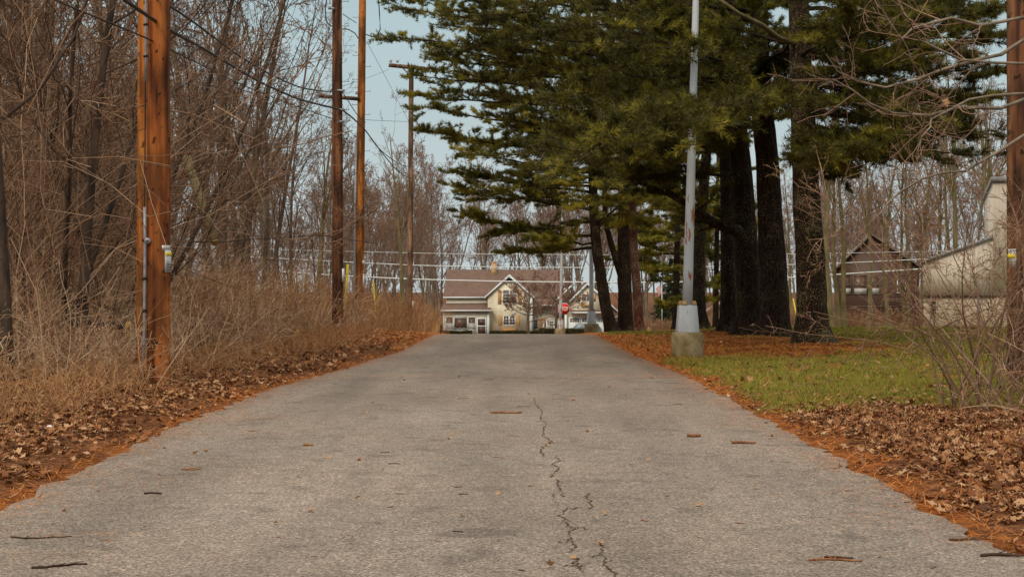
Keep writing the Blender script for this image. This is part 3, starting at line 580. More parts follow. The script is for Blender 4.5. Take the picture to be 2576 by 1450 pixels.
r = np.random.default_rng(49); xy = np.stack([r.uniform(-75, 75, 7000), r.uniform(203, 232, 7000)], -1)
tag(stems(xy, r.uniform(2, 5.5, 7000), 50, (.02, .035), 4, .35, 5, lo=.15, thin=.018).build('far_thicket', M['twig_far']), 'leafless brown understorey of the far woods behind the houses', 'thicket', kind='stuff')
# ------------------------------------------------------------------ shrubs (each its own thing)
def shrub(name, label, cat, loc, n, h, seed, rad, m, bend=.55, lv=(5, 4), thin=.003, spread=.25, group=None, arms=None):
    r = np.random.default_rng(seed); root = thing(name, label, cat, loc, group)
    S = np.stack([r.normal(0, spread, n), r.normal(0, spread, n), np.full(n, -.05)], -1); D = np.stack([r.normal(0, bend, n), r.normal(0, bend, n), np.ones(n)], -1)
    if arms is not None: D[:len(arms)] = arms
    Ln = r.uniform(h * .6, h * 1.15, n); Pt = walk(S, D, Ln, 8, r, .11, -.05); Rd = rads(r.uniform(*rad, n), 8, thin)
    a = MB(); a.tubes(Pt, Rd, 6); a.build('stems', m[0], root, True)
    b = MB(); cur = (Pt, Rd, Ln)
    for q, nn in enumerate(lv):
        p, d, l, ra = kids(*cur, nn, .25, .97, (25, 70), (.3, .5), (.45, .7), r, thin); K = 5 if q == 0 else 4
        Pt2 = walk(p, d, l, K, r, .16, -.04); Rr = rads(ra, K, thin * .8); b.tubes(Pt2, Rr, 3); cur = (Pt2, Rr, l)
    b.build('twigs', m[1], root); return root
x, y = gp(2490, 1035)
shrub('bare_shrub', 'large bare arching shrub at the right edge in front of the beige building', 'shrub', (5.65, 16.8, float(H(5.65, 16.8))), 40, 3.3, 51, (.006, .018), (M['twig'], M['twig_mix']), .38, (7, 5, 3), .0034, .3, arms=[(-.5, .1, 1), (-.35, -.2, 1), (-.2, .1, 1.2), (-.6, .2, .9), (-.3, -.1, 1.1)])
shrub('bare_shrub', 'lower twiggy shrub at the right edge behind the arching one', 'shrub', (6.9, 19, float(H(6.9, 19))), 26, 2.4, 52, (.005, .011), (M['twig'], M['twig_mix']), .6, (8, 5, 2), .0028, .35)
shrub('bare_shrub', 'sprawling bare shrub low on the right bank nearest the camera', 'shrub', (5.6, 14.4, float(H(5.6, 14.4))), 22, 1.4, 53, (.004, .007), (M['brush'], M['brush']), 1.0, (5, 3), .0024, .35)
for i, (u, y, h, lab) in enumerate([(470, 23.5, 1.7, 'reddish bramble clump arching beside the right of the double pole'), (310, 20.5, 1.5, 'tan bramble clump against the left foot of the double pole'), (160, 20, 1.8, 'tall tan bramble clump near the left edge of the picture'), (620, 30, 1.7, 'tan bramble clump halfway between the double pole and the second pole')]):
    shrub('bramble', lab, 'bramble', G(u, y), 34, h, 60 + i, (.004, .008), (M['brush'], M['brush']), .75, (5, 3), .0024, .3)
# dry hedge along the far side of the street, right
def hedge_dry(u0, u1, y, h, seed, label, z0=None):
    root = thing('dry_hedge', label, 'hedge', G((u0 + u1) / 2, y)); r = np.random.default_rng(seed); w_ = (u1 - u0) / F * y
    n = int(w_ * 90); S = np.stack([r.uniform(-w_ / 2, w_ / 2, n), r.normal(0, .5, n), np.full(n, -.1)], -1); D = np.stack([r.normal(0, .2, n), r.normal(0, .15, n), np.ones(n)], -1)
    Ln = r.uniform(h * .7, h * 1.05, n); Pt = walk(S, D, Ln, 5, r, .08, .0); Rd = rads(r.uniform(.009, .016, n), 5, .007); a = MB(); a.tubes(Pt, Rd, 3); a.build('stems', M['hay'], root)
    p, d, l, ra = kids(Pt, Rd, Ln, 5, .2, .95, (15, 50), (.2, .4), (.5, .8), r, .006); b = MB(); b.tubes(walk(p, d, l, 3, r, .15, .05), rads(ra, 3, .006), 3); b.build('twigs', M['twig_far'], root)
hedge_dry(2075, 2345, 112, 2.0, 71, 'dense leafless brown hedge in front of the brown house')
hedge_dry(1775, 2010, 116, 2.6, 72, 'dense leafless brown hedge between the pine trunks')
hedge_dry(1620, 1760, 150, 2.0, 73, 'leafless orange brown bushes behind the flagpole')

# ------------------------------------------------------------------ pines
def path_z(pts, y):
    """trunk path from picture points, straight up in depth"""
    return np.array([P(u, v, y) for u, v in pts])
def needle_tufts(T, D, r, n=14, ln=(.11, .17), wd=.0045, spread=(.5, 1.1), K=1):
    N = len(T); ra = r.normal(0, 1, (N, n, 3)); Dn = nrm(D)[:, None, :]; pr = nrm(ra - (ra * Dn).sum(-1, keepdims=True) * Dn)
    a = r.uniform(*spread, (N, n))[..., None]; nd = Dn * np.cos(a) + pr * np.sin(a); nd[..., 2] += .15; l = r.uniform(*ln, (N, n))[..., None]
    b = T[:, None, :] + Dn * r.uniform(-.05, .02, (N, n))[..., None]; tip = b + nd * l
    s = nrm(np.cross(nd, r.normal(0, 1, (N, n, 3)))) * wd
    return np.stack([b - s, b + s, tip], 2).reshape(-1, 3)
def pine(label, pts, y, r0, heroes=(), auto=(), mt='pine_bark', top=17., seed=1, needle='needles', fork=None, r_top=.6, dens=1.0, roots=True, nw=.0085, tuft=11, zmin=5.0, group=None):
    r = np.random.default_rng(seed); W = path_z(pts, y); gz = float(H(W[0, 0], y)); W[0, 2] = gz - .05
    base = (W[0, 0], y, gz); root = thing('pine_tree', label, 'tree', base, group)
    d = W[-1] - W[-2]; d /= d[2]; W = np.vstack([W, W[-1] + d * max(top - W[-1, 2], .5) * .6 * np.array([.6, .6, 1]), W[-1] + d * max(top - W[-1, 2], 1) * np.array([.5, .5, 1])])
    zs = np.concatenate([gz - .05 + np.array([0, .08, .18, .3, .45, .65, .9]), np.arange(gz + 1.2, top, .35)])
    C = np.stack([np.interp(zs, W[:, 2], W[:, 0]), np.interp(zs, W[:, 2], W[:, 1]), zs], -1)
    hgt = zs - gz; rad = r0 * (1 - .42 * np.clip(hgt / 9, 0, 1) - .5 * np.clip((hgt - 9) / 9, 0, 1)); S = 36
    th = np.arange(S) * 2 * np.pi / S
    rs = 1 + (np.exp(-hgt / .28) * .55)[:, None] * (1 + .45 * np.sin(th * 5 + seed) + .3 * np.sin(th * 3 + 2 * seed))[None] * roots + .035 * np.sin(th * 9 + seed * 3 + np.sin(hgt * 2)[:, None] * 2) + .03 * r.standard_normal((len(zs), S)) + (.05 * np.sin(hgt * 1.9 + seed))[:, None] * np.cos(th + seed)[None]
    tb = MB(); tb.tubes(C[None], rad[None], S, rs=rs[None]); part(tb, 'trunk', M[mt], root, True)
    # boughs
    BP = []; BR = []; BL = []
    def start(z):
        return np.array([np.interp(z, zs, C[:, 0]), np.interp(z, zs, C[:, 1]), z])
    for he in heroes:
        zs_, u, v, yt, rb_ = he[:5]
        tip = np.array(P(u, v, yt)); z0 = zs_ if zs_ is not None else tip[2] - .6; s = start(z0); t = np.linspace(0, 1, 10)[:, None]
        mid = (s + tip) / 2 + np.array([0, 0, -.25 + .3 * r.random()]) + r.normal(0, .25, 3) * np.array([1, 1, .3])
        if len(he) > 5: mid = 2 * np.array(P(*he[5])) - (s + tip) / 2
        q = s * (1 - t) ** 2 + 2 * mid * t * (1 - t) + tip * t ** 2; q[1:-1] += r.normal(0, .05, (8, 3)); BP.append(q); BR.append(rb_ * (1 - .85 * t[:, 0])); BL.append(np.linalg.norm(tip - s))
    na = int(auto[0]) if auto else 0
    if na:
        z = zmin + r.integers(0, max(2, int((min(top, 12) - zmin) / .95)), na) * .95 + r.normal(0, .05, na); az = r.uniform(auto[3], auto[4], na) if len(auto) > 3 else r.uniform(0, 2 * np.pi, na)
        ln = r.uniform(auto[1], auto[2], na) * (1 - .5 * sm(9, top, z)); s = np.array([start(q) for q in z]); D = np.stack([np.cos(az), np.sin(az), r.uniform(-.08, .22, na)], -1)
        Q = walk(s, D, ln, 10, r, .06, .012); BP += list(Q); BR += list(rads(np.full(na, .045) * ln / 5, 10, .008)); BL += list(ln)
    if fork:
        fk = MB(); q = path_z(fork[0], y); s = np.linspace(0, len(q) - 1, 14); q = np.stack([np.interp(s, range(len(q)), q[:, k]) for k in range(3)], -1); q[:, 1] += np.linspace(0, fork[2], 14)
        fk.tubes(q[None], (fork[1] * (1 - .45 * np.linspace(0, 1, 14)))[None], 14); part(fk, 'limb', M[mt], root, True)
        for z in fork[3:]: pass
    BP = np.array(BP); BR = np.array(BR); BL = np.array(BL)
    lm = MB(); lm.tubes(BP, np.maximum(BR, .008), 6)
    n1 = int(25 * dens)
    p, d, l, ra = kids(BP, np.maximum(BR, .01), BL, n1, .22, .99, (30, 65), (.20, .34), (.3, .5), r, .005, flat=.9, lfall=.5); l = np.minimum(l, r.uniform(.9, 1.7, len(l)))
    P1 = walk(p, d, l, 5, r, .09, .015); R1 = rads(ra, 5, .004); lm.tubes(P1, R1, 3)
    p2, d2, l2, ra2 = kids(P1, R1, l, 5, .2, .98, (25, 60), (.3, .5), (.5, .7), r, .003, flat=.75, lfall=.4)
    P2 = walk(p2, d2, l2, 4, r, .08, .05); R2 = rads(ra2, 4, .003); lm.tubes(P2, R2, 3)
    part(lm, 'boughs', M['pine_bark'], root)
    T = []; D = []
    for Q, ks in ((P1, (2, 3, 4)), (P2, (1, 2, 3)), (BP, (8, 9))):
        for k in ks:
            for f in (0, .5):
                a = Q[:, k - 1] * f + Q[:, k] * (1 - f); T.append(a); D.append(Q[:, k] - Q[:, k - 1])
    T = np.concatenate(T); D = np.concatenate(D); T += r.normal(0, .02, T.shape)
    nm = MB(); nm.tri(needle_tufts(T, D, r, tuft, wd=nw)); part(nm, 'crown', M[needle], root)
    return root
PI = math.pi
pine('lichen-spotted pine with flared roots, nearest of the row, at its right end', [(2047, 880), (2044, 800), (2038, 650), (2031, 550), (2026, 420), (2018, 250), (2011, 60), (2008, -60)], 33, .36,
     heroes=[(4.4, 2240, 340, 27, .05), (4.6, 2350, 300, 29, .055), (5.6, 2420, 330, 32, .06), (6.5, 2500, 180, 34, .06), (7.2, 2560, 90, 31, .05), (5.0, 2100, 420, 29, .03), (6.2, 2300, 160, 28, .05), (4.7, 2110, 440, 31, .03), (6.8, 2200, 60, 27, .05), (5.9, 2450, 240, 36, .05), (5.2, 2480, 390, 37, .05), (5.3, 2200, 380, 26, .05), (5.8, 2280, 290, 25, .05), (7.6, 2300, 30, 28, .05), (8.2, 2450, 40, 33, .05), (7.9, 2550, 20, 36, .06), (6.9, 2400, 130, 30, .05), (7.4, 2350, 90, 35, .05), (6.1, 2550, 250, 33, .05), (5.7, 2540, 340, 36, .05), (4.9, 2280, 400, 31, .04), (8.6, 2180, -10, 27, .05)],
     auto=(21, 3.5, 6.5, -.8, 2.2), mt='pine_lichen', seed=101, zmin=6.2)
pine('thick black pine trunk directly left of the lichen-spotted one', [(1948, 862), (1950, 800), (1945, 680), (1938, 520), (1922, 330), (1912, 150), (1906, -40)], 37, .37,
     heroes=[(6.1, 1450, 400, 23.5, .05, (1730, 290, 27.3)), (5.9, 1540, 350, 24.5, .045, (1750, 300, 27.6)), (6.3, 1640, 300, 25.5, .045, (1790, 262, 28.2)), (6.0, 1480, 360, 26, .05, (1700, 300, 28)), (5.6, 1420, 420, 30, .05), (6.8, 1500, 180, 30, .06), (7.6, 1300, 90, 34, .07), (7.2, 1640, 120, 28, .05), (6.2, 1750, 250, 28.5, .04), (8.4, 1200, 40, 36, .08), (6.9, 1350, 250, 31, .06), (7.9, 1450, 60, 30, .07), (8.6, 1350, -10, 32, .07), (6.5, 1550, 250, 30, .06)],
     auto=(9, 3.5, 6.5, 2.0, 4.2), seed=102, zmin=6.0)
pine('thick black pine trunk second left of the lichen-spotted one', [(1890, 855), (1888, 780), (1880, 650), (1870, 500), (1855, 330), (1845, 150), (1838, -40)], 39, .36,
     heroes=[(2.75, 1635, 425, 36, .19, (1748, 530, 37.6)), (5.2, 1350, 380, 36, .06), (6.0, 1280, 300, 38, .07), (6.9, 1220, 190, 37, .07), (7.6, 1150, 110, 38, .08), (8.2, 1080, 60, 40, .08), (5.6, 1480, 330, 33, .05), (8.8, 1180, 0, 38, .08), (7.3, 1200, 150, 40, .08), (6.5, 1260, 240, 37, .07), (5.3, 1420, 340, 35, .06), (4.6, 1520, 440, 36, .05)],
     auto=(9, 4, 7.5, 1.4, 3.9), seed=103, zmin=5.8)
pine('slim pine trunk at the left end of the near row, right of the light pole', [(1834, 857), (1833, 760), (1831, 600), (1828, 450), (1815, 200), (1808, -40)], 40.5, .23,
     heroes=[(6.3, 1400, 250, 36, .06), (7.8, 1250, 60, 38, .07)], auto=(12, 3, 6, 0, 6.28), seed=104, zmin=6.4)
pine('slim pine standing right behind the nearest light pole', [(1764, 842), (1758, 760), (1758, 640), (1768, 500), (1780, 330), (1790, 100)], 46, .21,
     heroes=[(5.5, 1540, 430, 44, .05), (6.2, 1450, 330, 45, .05)], auto=(14, 3, 6, 0, 6.28), seed=105, zmin=5.5, nw=.010)
pine('leaning pine at the left end of the farther group', [(1541, 838), (1522, 764), (1510, 680), (1500, 620), (1494, 540), (1488, 350), (1482, 100)], 57, .24,
     heroes=[(3.0, 1270, 628, 55, .07), (3.5, 1150, 530, 55, .07), (4.5, 1140, 470, 54, .07), (5.2, 1130, 430, 56, .07), (6.6, 1060, 330, 55, .08), (7.6, 1075, 270, 54, .08), (9.3, 1050, 190, 55, .08), (10.6, 975, 90, 54, .09), (11.4, 1000, 20, 55, .09), (3.2, 1330, 600, 53, .05), (8.8, 1040, 240, 56, .08), (10., 1060, 140, 57, .08), (11.8, 1060, 0, 55, .08), (5.8, 1180, 380, 52, .07)],
     auto=(13, 4.5, 7, 0, 6.28), seed=106, needle='needles_far', zmin=4.0, nw=.010, dens=1.15)
pine('thick dark forked pine in the middle of the farther group', [(1574, 838), (1573, 760), (1570, 690), (1570, 610), (1568, 450), (1560, 200)], 58.5, .31,
     heroes=[(5.0, 1200, 500, 55, .07), (5.5, 1180, 440, 58, .07), (4.5, 1250, 590, 56, .06), (7.2, 1150, 350, 57, .08), (4.1, 1620, 560, 54, .05), (9.0, 1130, 230, 58, .08), (10.3, 1100, 120, 57, .08)],
     auto=(13, 4.5, 7, 0, 6.28), seed=107, needle='needles_far', zmin=5.0, nw=.010, fork=([(1562, 690), (1548, 650), (1535, 610), (1522, 560), (1518, 480)], .16, -.6))
pine('reddish slim pine at the right end of the farther group', [(1609, 837), (1604, 760), (1600, 700), (1594, 610), (1588, 450), (1584, 200)], 55.5, .19,
     heroes=[(5.2, 1480, 520, 50, .05), (5.8, 1400, 460, 50, .05), (5.5, 1700, 520, 52, .05)], auto=(16, 3.5, 6, 0, 6.28), mt='pine_red', seed=108, zmin=5.2, nw=.010, needle='needles_far')
# lichen-covered dead limb crossing the top of the near row
lm = thing('fallen_limb', 'pale lichen-covered dead limb lodged high against the front pine', 'limb', P(1960, 98, 32.2))
m_ = MB(); q = np.array([P(1795, -12, 31), P(1860, 35, 31.3), P(1915, 62, 31.7), P(1960, 96, 32.3), P(1995, 108, 32.8)]); m_.tubes(q[None], np.array([[.03, .045, .055, .06, .06]]), 8, True); part(m_, 'branch', M['bark_moss'], lm, True)
# farther evergreens between the trunks
pine('broad lighter green pine seen between the light pole and the trunks', [(1700, 842), (1702, 700), (1705, 500)], 84, .22, auto=(46, 3.0, 4.6, 0, 6.28), seed=109, zmin=.5, top=11, needle='needles_far', nw=.010, tuft=9)
pine('lighter green pine seen between the slim trunk and the light pole', [(1800, 842), (1802, 700), (1805, 500)], 92, .2, auto=(40, 2.5, 4.4, 0, 6.28), seed=110, zmin=1.5, top=11, needle='needles_far', nw=.010, tuft=9)
def spruce(label, u, y, h, rad, seed):
    root = thing('spruce_tree', label, 'tree', G(u, y)); r = np.random.default_rng(seed); a = MB(); a.cyl((0, 0, -.2), (0, 0, h), .18, .02, 8); a.build('trunk', M['bark_dark'], root)
    n = 260; z = h * r.random(n) ** 1.2; z = np.clip(z, .3, h - .2); az = r.uniform(0, 2 * np.pi, n); ln = rad * (1 - z / h) * r.uniform(.75, 1.1, n) + .2
    S = np.stack([0 * z, 0 * z, z], -1); D = np.stack([np.cos(az), np.sin(az), np.full(n, -.15)], -1); Q = walk(S, D, ln, 6, r, .06, .02); Rq = rads(np.full(n, .02), 6, .008)
    b = MB(); b.tubes(Q, Rq, 3); p, d, l, ra = kids(Q, Rq, ln, 9, .2, .98, (30, 60), (.2, .35), (.5, .7), r, .005, flat=.4); P1 = walk(p, d, l, 4, r, .08, -.05)
    b.build('boughs', M['bark_dark'], root); T = np.concatenate([P1[:, k] for k in (0, 1, 2, 3)] + [Q[:, 5]]); Dd = np.concatenate([P1[:, 1] - P1[:, 0]] * 4 + [Q[:, 5] - Q[:, 4]])
    c = MB(); c.tri(needle_tufts(T, Dd, r, 6, ln=(.15, .28), wd=.035, spread=(.3, 1.0))); c.build('crown', M['spruce'], root)
spruce('dark green spruce standing behind the flagpole', 1692, 158, 8.6, 3.0, 5)
spruce('small dark conifer shrub beside the stone lantern pillar', 1672, 156, 2.7, 1.2, 6)

# overhanging bare branches from a maple just outside the right edge
mp_ = thing('maple_tree', 'bare maple outside the right edge whose curved branches hang into the upper right', 'tree', (9.4, 18.5, float(H(9.4, 18.5))))
def zr(a, b, y): return P((2560 + .7455 * a) / 1.4907, .7455 * b / 1.4907, y)
tr = MB(); gz = float(H(9.4, 18.5)); tq = np.array([(9.4, 18.5, gz - .2), (9.35, 18.4, 2.5), (9.2, 18.3, 5), (9.3, 18.4, 8), (9.5, 18.6, 11)]); tr.tubes(tq[None], np.array([[.26, .19, .16, .12, .05]]), 12); part(tr, 'trunk', M['bark_grey'], mp_, True)
BR_ = [[(1900, 120), (1717, 200), (1600, 275), (1480, 300), (1300, 352), (1180, 400), (1020, 440), (880, 410), (780, 360), (720, 270)],
       [(1900, 440), (1717, 500), (1600, 545), (1390, 540), (1240, 580), (1060, 570), (940, 520), (850, 450), (760, 400), (680, 440)],
       [(1900, -20), (1700, 90), (1500, 130), (1350, 90), (1160, 140), (1100, 200), (1040, 110), (980, 10), (960, -40), (900, -90)],
       [(1900, 560), (1717, 680), (1560, 780), (1420, 860), (1300, 870), (1200, 900), (1100, 960), (1050, 1000), (1010, 1050), (980, 1090)],
       [(1900, 330), (1717, 320), (1560, 315), (1400, 300), (1250, 230), (1190, 200), (1160, 150), (1140, 100), (1100, 60), (1060, 0)],
       [(1900, 400), (1717, 470), (1560, 480), (1440, 500), (1330, 560), (1250, 600), (1245, 640), (1200, 690), (1195, 720), (1180, 760)]]
bq = np.array([[zr(a, b, 18.3 - .4 * i * .3 - (j * .6)) for i, (a, b) in enumerate(L_)] for j, L_ in enumerate(BR_)])
for j in range(len(bq)): bq[j, 0] = (9.2, 18.3, np.clip(bq[j, 0, 2], 1.5, 10.5))
bR = np.linspace(.032, .006, 10)[None] * np.array([1, .9, .8, .7, .6, .6])[:, None]
bb = MB(); bb.tubes(bq, bR, 6); part(bb, 'limbs', M['bark_grey'], mp_, True)
r = np.random.default_rng(77); tw = MB(); p, d, l, ra = kids(bq, bR, np.full(6, 4.0), 14, .2, .98, (30, 70), (.12, .3), (.4, .6), r, .005, lfall=.3); P1 = walk(p, d, l, 6, r, .16, .03); R1 = rads(ra, 6, .0035); tw.tubes(P1, R1, 4)
p, d, l, ra = kids(P1, R1, l, 5, .2, .98, (30, 65), (.25, .5), (.5, .7), r, .003); tw.tubes(walk(p, d, l, 4, r, .15, .03), rads(ra, 4, .003), 3); part(tw, 'twigs', M['twig'], mp_)
lv = MB(); V_, F_ = leaves(1, np.array([[0., 0.]]), lambda a, b: a * 0, (.09, .09), 1.2, 5); V_ = V_[:, [0, 2, 1]]; lv.add(V_ + np.array(zr(1325, 510, 16.9)), F_); part(lv, 'leaf', M['leaf'], mp_, label='single brown dead leaf')

# ------------------------------------------------------------------ utility poles
def pole_shape(mb, pb, pt, r0, r1, S=20, seed=0):
    r = np.random.default_rng(seed); K = 30; t = np.linspace(0, 1, K)[:, None]; C = np.array(pb) * (1 - t) + np.array(pt) * t; th = np.arange(S) * 2 * np.pi / S
    rs = 1 + .012 * r.standard_normal((K, S)) + .012 * np.sin(3 * th)[None]
    mb.tubes(C[None], (r0 * (1 - t[:, 0]) + r1 * t[:, 0])[None], S, True, rs=rs[None])
def steps(root, pb, pt, vs, y, side0=1, r=.17):
    for i, v in enumerate(vs):
        z = P(0, v, y)[2]; t = (z - pb[2]) / (pt[2] - pb[2]); c = np.array(pb) * (1 - t) + np.array(pt) * t; s = side0 if i % 2 == 0 else -side0
        m = MB(); a = c + np.array([s * (r * .6), -.02, 0]); b = c + np.array([s * (r + .19), -.02, 0]); m.cyl(a, b, .011, S=6); m.cyl(b + np.array([0, 0, -.012]), b + np.array([0, 0, .05]), .011, S=6); part(m, 'step', M['steel'], root)
xA, yA = (399 - U0) / F * 20.8, 20.8
pb = (xA, yA, float(H(xA, yA)) - .3); pt = ((401 - U0) / F * 20.8, 20.8, 11.5)
pA = thing('utility_pole', 'thick orange brown utility pole nearest the camera with grey conduit and tags', 'utility pole', (xA, yA, pb[2] + .3), 'utility poles along the left verge')
m_ = MB(); pole_shape(m_, pb, pt, .172, .150, 28, 1); part(m_, 'post', M['pole'], pA, True)
def on(v, uoff, dy, y=20.8, u=399): return np.array(P(u + uoff, v, y)) + np.array([0, dy, 0])
m_ = MB(); q = np.array([on(v, o, -.10) for v, o in ((955, -34), (850, -32), (760, -31), (680, -30), (600, -29.5), (521, -30.5))]); m_.tubes(q[None], np.full((1, 6), .0235), 10, True); part(m_, 'conduit', M['steel'], pA, True)
m_ = MB(); q = np.array([on(v, o, -.12) for v, o in ((208, -28), (145, -27), (60, -27), (0, -26.5), (-60, -26))]); m_.tubes(q[None], np.full((1, 5), .02), 10, True); part(m_, 'conduit', M['steel'], pA, True)
m_ = MB(); q = np.array([on(v, o, -.12) for v, o in ((521, -30.5), (400, -29), (300, -28.5), (208, -28))]); m_.tubes(q[None], np.full((1, 4), .009), 6); part(m_, 'ground_wire', M['black'], pA)
m_ = MB()
for v in (604, 700, 780, 145, 66): q = on(v, -29.8 if v > 300 else -27, -.13); m_.cyl(q + np.array([-.03, 0, -.006]), q + np.array([.03, 0, .006]), .02, S=8)
part(m_, 'strap', M['black'], pA)
m_ = MB(); q = on(606, -20.5, -.162); m_.cyl(q, q + np.array([.0, -.02, 0]), .046, S=20); part(m_, 'washer', M['steel'], pA)
m_ = MB(); q = on(606, -20.5, -.185); m_.cyl(q, q + np.array([0, -.012, 0]), .012, S=8); part(m_, 'bolt', M['black'], pA)
def curved_plate(mb, cx, cy, z0, z1, a0, a1, rr, th=.004, mi=0):
    n = 8; A = np.radians(np.linspace(a0, a1, n)); V = []
    for rad in (rr, rr + th):
        for z in (z0, z1):
            V += [(cx + rad * math.cos(a), cy + rad * math.sin(a), z) for a in A]
    Fq = []
    for i in range(n - 1): Fq += [(i, i + 1, n + i + 1, n + i), (2 * n + i, 3 * n + i, 3 * n + i + 1, 2 * n + i + 1), (i, 2 * n + i, 2 * n + i + 1, i + 1), (n + i, n + i + 1, 3 * n + i + 1, 3 * n + i)]
    Fq += [(0, n, 3 * n, 2 * n), (n - 1, 3 * n - 1, 4 * n - 1, 2 * n - 1)]
    mb.add(V, Fq, mi)
def zv(v, y=20.8): return CZ - (v - V0) / F * y
cxA = xA + .006
m_ = MB(); curved_plate(m_, cxA, yA, zv(629), zv(617), -62, -5, .1665); part(m_, 'tag_plate', M['plate'], pA)
sg = MB(); curved_plate(sg, cxA, yA, zv(684), zv(629), -48, 15, .171); sgo = part(sg, 'warning_sign', M['signpale'], pA)
m_ = MB(); curved_plate(m_, cxA, yA, zv(643), zv(634), -43, 10, .1755); part(m_, 'heading_panel', M['yellow'], sgo)
m_ = MB()
for k in range(5): curved_plate(m_, cxA, yA, zv(662 + k * 4 + 1.4), zv(662 + k * 4), -38, 8, .1755, .002)
part(m_, 'printed_lines', M['black'], sgo)
pb2 = ((371 - U0) / F * 21.6, 21.6); gz = float(H(*pb2))
pA2 = thing('utility_pole', 'lighter orange utility pole standing directly behind the nearest thick one', 'utility pole', (pb2[0], pb2[1], gz), 'utility poles along the left verge')
m_ = MB(); pole_shape(m_, (pb2[0], pb2[1], gz - .3), ((377 - U0) / F * 21.6, 21.6, 11), .17, .145, 28, 2); part(m_, 'post', M['pole_light'], pA2, True)
# second pole
def simple_pole(u0, u1, y, r0, r1, zt, label, mt, seed):
    b = G(u0, y); b = (b[0], b[1], min(b[2], P(0, 842, y)[2])); t = (P(u1, 0, y)[0], y, zt); zf = P(0, 0, y)[2]; t = (b[0] + (P(u1, 0, y)[0] - b[0]) * (zt - b[2]) / (zf - b[2]), y, zt)
    root = thing('utility_pole', label, 'utility pole', b, 'utility poles along the left verge'); m = MB(); pole_shape(m, (b[0], b[1], b[2] - .3), t, r0, r1, 24, seed); part(m, 'post', M[mt], root, True); return root, b, t
pB, bB, tB = simple_pole(850, 848, 42.5, .172, .135, 13.2, 'dark brown utility pole with climbing steps, second along the left verge', 'pole_dark', 3)
steps(pB, bB, tB, [4, 33, 66, 99, 134, 172, 205, 240, 276, 312, 338, 375, 410, 450], 42.5, 1, .15)
m_ = MB(); q = np.array([P(737.9 + .3239 * a, .3239 * b, 42.2) for a, b in ((262, -20), (248, 60), (250, 140), (268, 185), (306, 208))]); m_.tubes(q[None], np.full((1, 5), .018), 6); part(m_, 'loop_cable', M['cable'], pB, True)
m_ = MB(); m_.cyl(P(831, 20, 42.3), P(842, 22, 42.3), .03, S=8); m_.cyl(P(829, 16, 42.3), P(829, 24, 42.3), .04, S=10); part(m_, 'insulator', M['steel'], pB)
for v in (228, 276, 306):
    m_ = MB(); q = P(857, v, 42.25); m_.box(q[0] - .1, q[0] + .12, q[1] - .03, q[1] + .02, q[2] - .035, q[2] + .035); part(m_, 'cable_clamp', M['steel'], pB)
m_ = MB(); q = P(863, 695, 42.4); m_.box(q[0] - .02, q[0] + .03, 42.32, 42.5, P(0, 708, 42.4)[2], P(0, 675, 42.4)[2]); part(m_, 'tag_plate', M['signwhite'], pB)
pC, bC, tC = simple_pole(902, 912, 55, .175, .135, 14.5, 'streaked orange utility pole with side crossarm, third along the left verge', 'pole_light', 4)
steps(pC, bC, tC, [44, 110, 140, 168, 200, 230, 264, 288, 320, 380, 440], 55, -1, .15)
m_ = MB(); q = [P(u, v, 54.8) for u, v in ((803, 241), (905, 249))]; m_.tubes([q], [[.075, .075]], 4, True); part(m_, 'crossarm', M['pole_grey'], pC)
for u in (806, 897):
    m_ = MB(); q = P(u, 240, 54.8); m_.lathe((q[0], q[1], q[2] + .04), [(.03, 0), (.06, .03), (.045, .07), (.06, .1), (.03, .14)], 10); part(m_, 'insulator', M['plate'], pC)
m_ = MB(); q = np.array([P(u, v, 54.8) for u, v in ((891, 830), (892, 700), (893, 540), (896, 350))]); m_.tubes(q[None], np.full((1, 4), .05), 10, True); part(m_, 'conduit', M['steel'], pC, True)
for a, b, c_, d_ in ((912, 655, 917, 664), (913, 688, 916, 730)):
    m_ = MB(); q0 = P(a, b, 54.7); q1 = P(c_, d_, 54.7); m_.box(q0[0], q1[0], 54.66, 54.9, q1[2], q0[2]); part(m_, 'tag_plate', M['signwhite'], pC)
m_ = MB(); q = np.array([P(737.9 + .3239 * a, .3239 * b, 54.6) for a, b in ((380, 225), (430, 230), (480, 260), (505, 300))]); m_.tubes(q[None], np.full((1, 4), .022), 6); part(m_, 'loop_cable', M['cable'], pC, True)
m_ = MB(); q = np.array([P(737.9 + .3239 * a, .3239 * b, 54.6) for a, b in ((565, 268), (610, 285), (650, 275), (675, 230), (670, 120), (660, -30))]); m_.tubes(q[None], np.full((1, 6), .022), 6); part(m_, 'loop_cable', M['cable'], pC, True)
pD, bD, tD = simple_pole(1030, 1036, 78, .165, .13, 13.55, 'greyish utility pole with top crossarm, farthest along the left verge', 'pole_grey', 5)
m_ = MB(); m_.tubes([[P(978, 164, 77.8), P(1030, 169, 77.8), P(1082, 174, 77.8)]], [[.11, .11, .11]], 4, True); part(m_, 'crossarm', M['pole_grey'], pD)
for u in (983, 1000, 1068):
    m_ = MB(); q = P(u, 160, 77.8); m_.lathe((q[0], q[1], q[2] + .05), [(.04, 0), (.09, .04), (.06, .1), (.09, .14), (.04, .2)], 10); part(m_, 'insulator', M['plate'], pD)
m_ = MB(); m_.tubes([[P(1012, 170, 77.8), P(1031, 190, 77.8)]], [[.03, .03]], 4, True); part(m_, 'brace', M['pole_grey'], pD)
m_ = MB(); m_.box(*[P(1036, 0, 0)[0] * 0 + P(1037, 0, 77.7)[0], P(1041, 0, 77.7)[0]], 77.68, 77.9, P(0, 775, 77.7)[2], P(0, 757, 77.7)[2]); part(m_, 'tag_plate', M['signwhite'], pD)
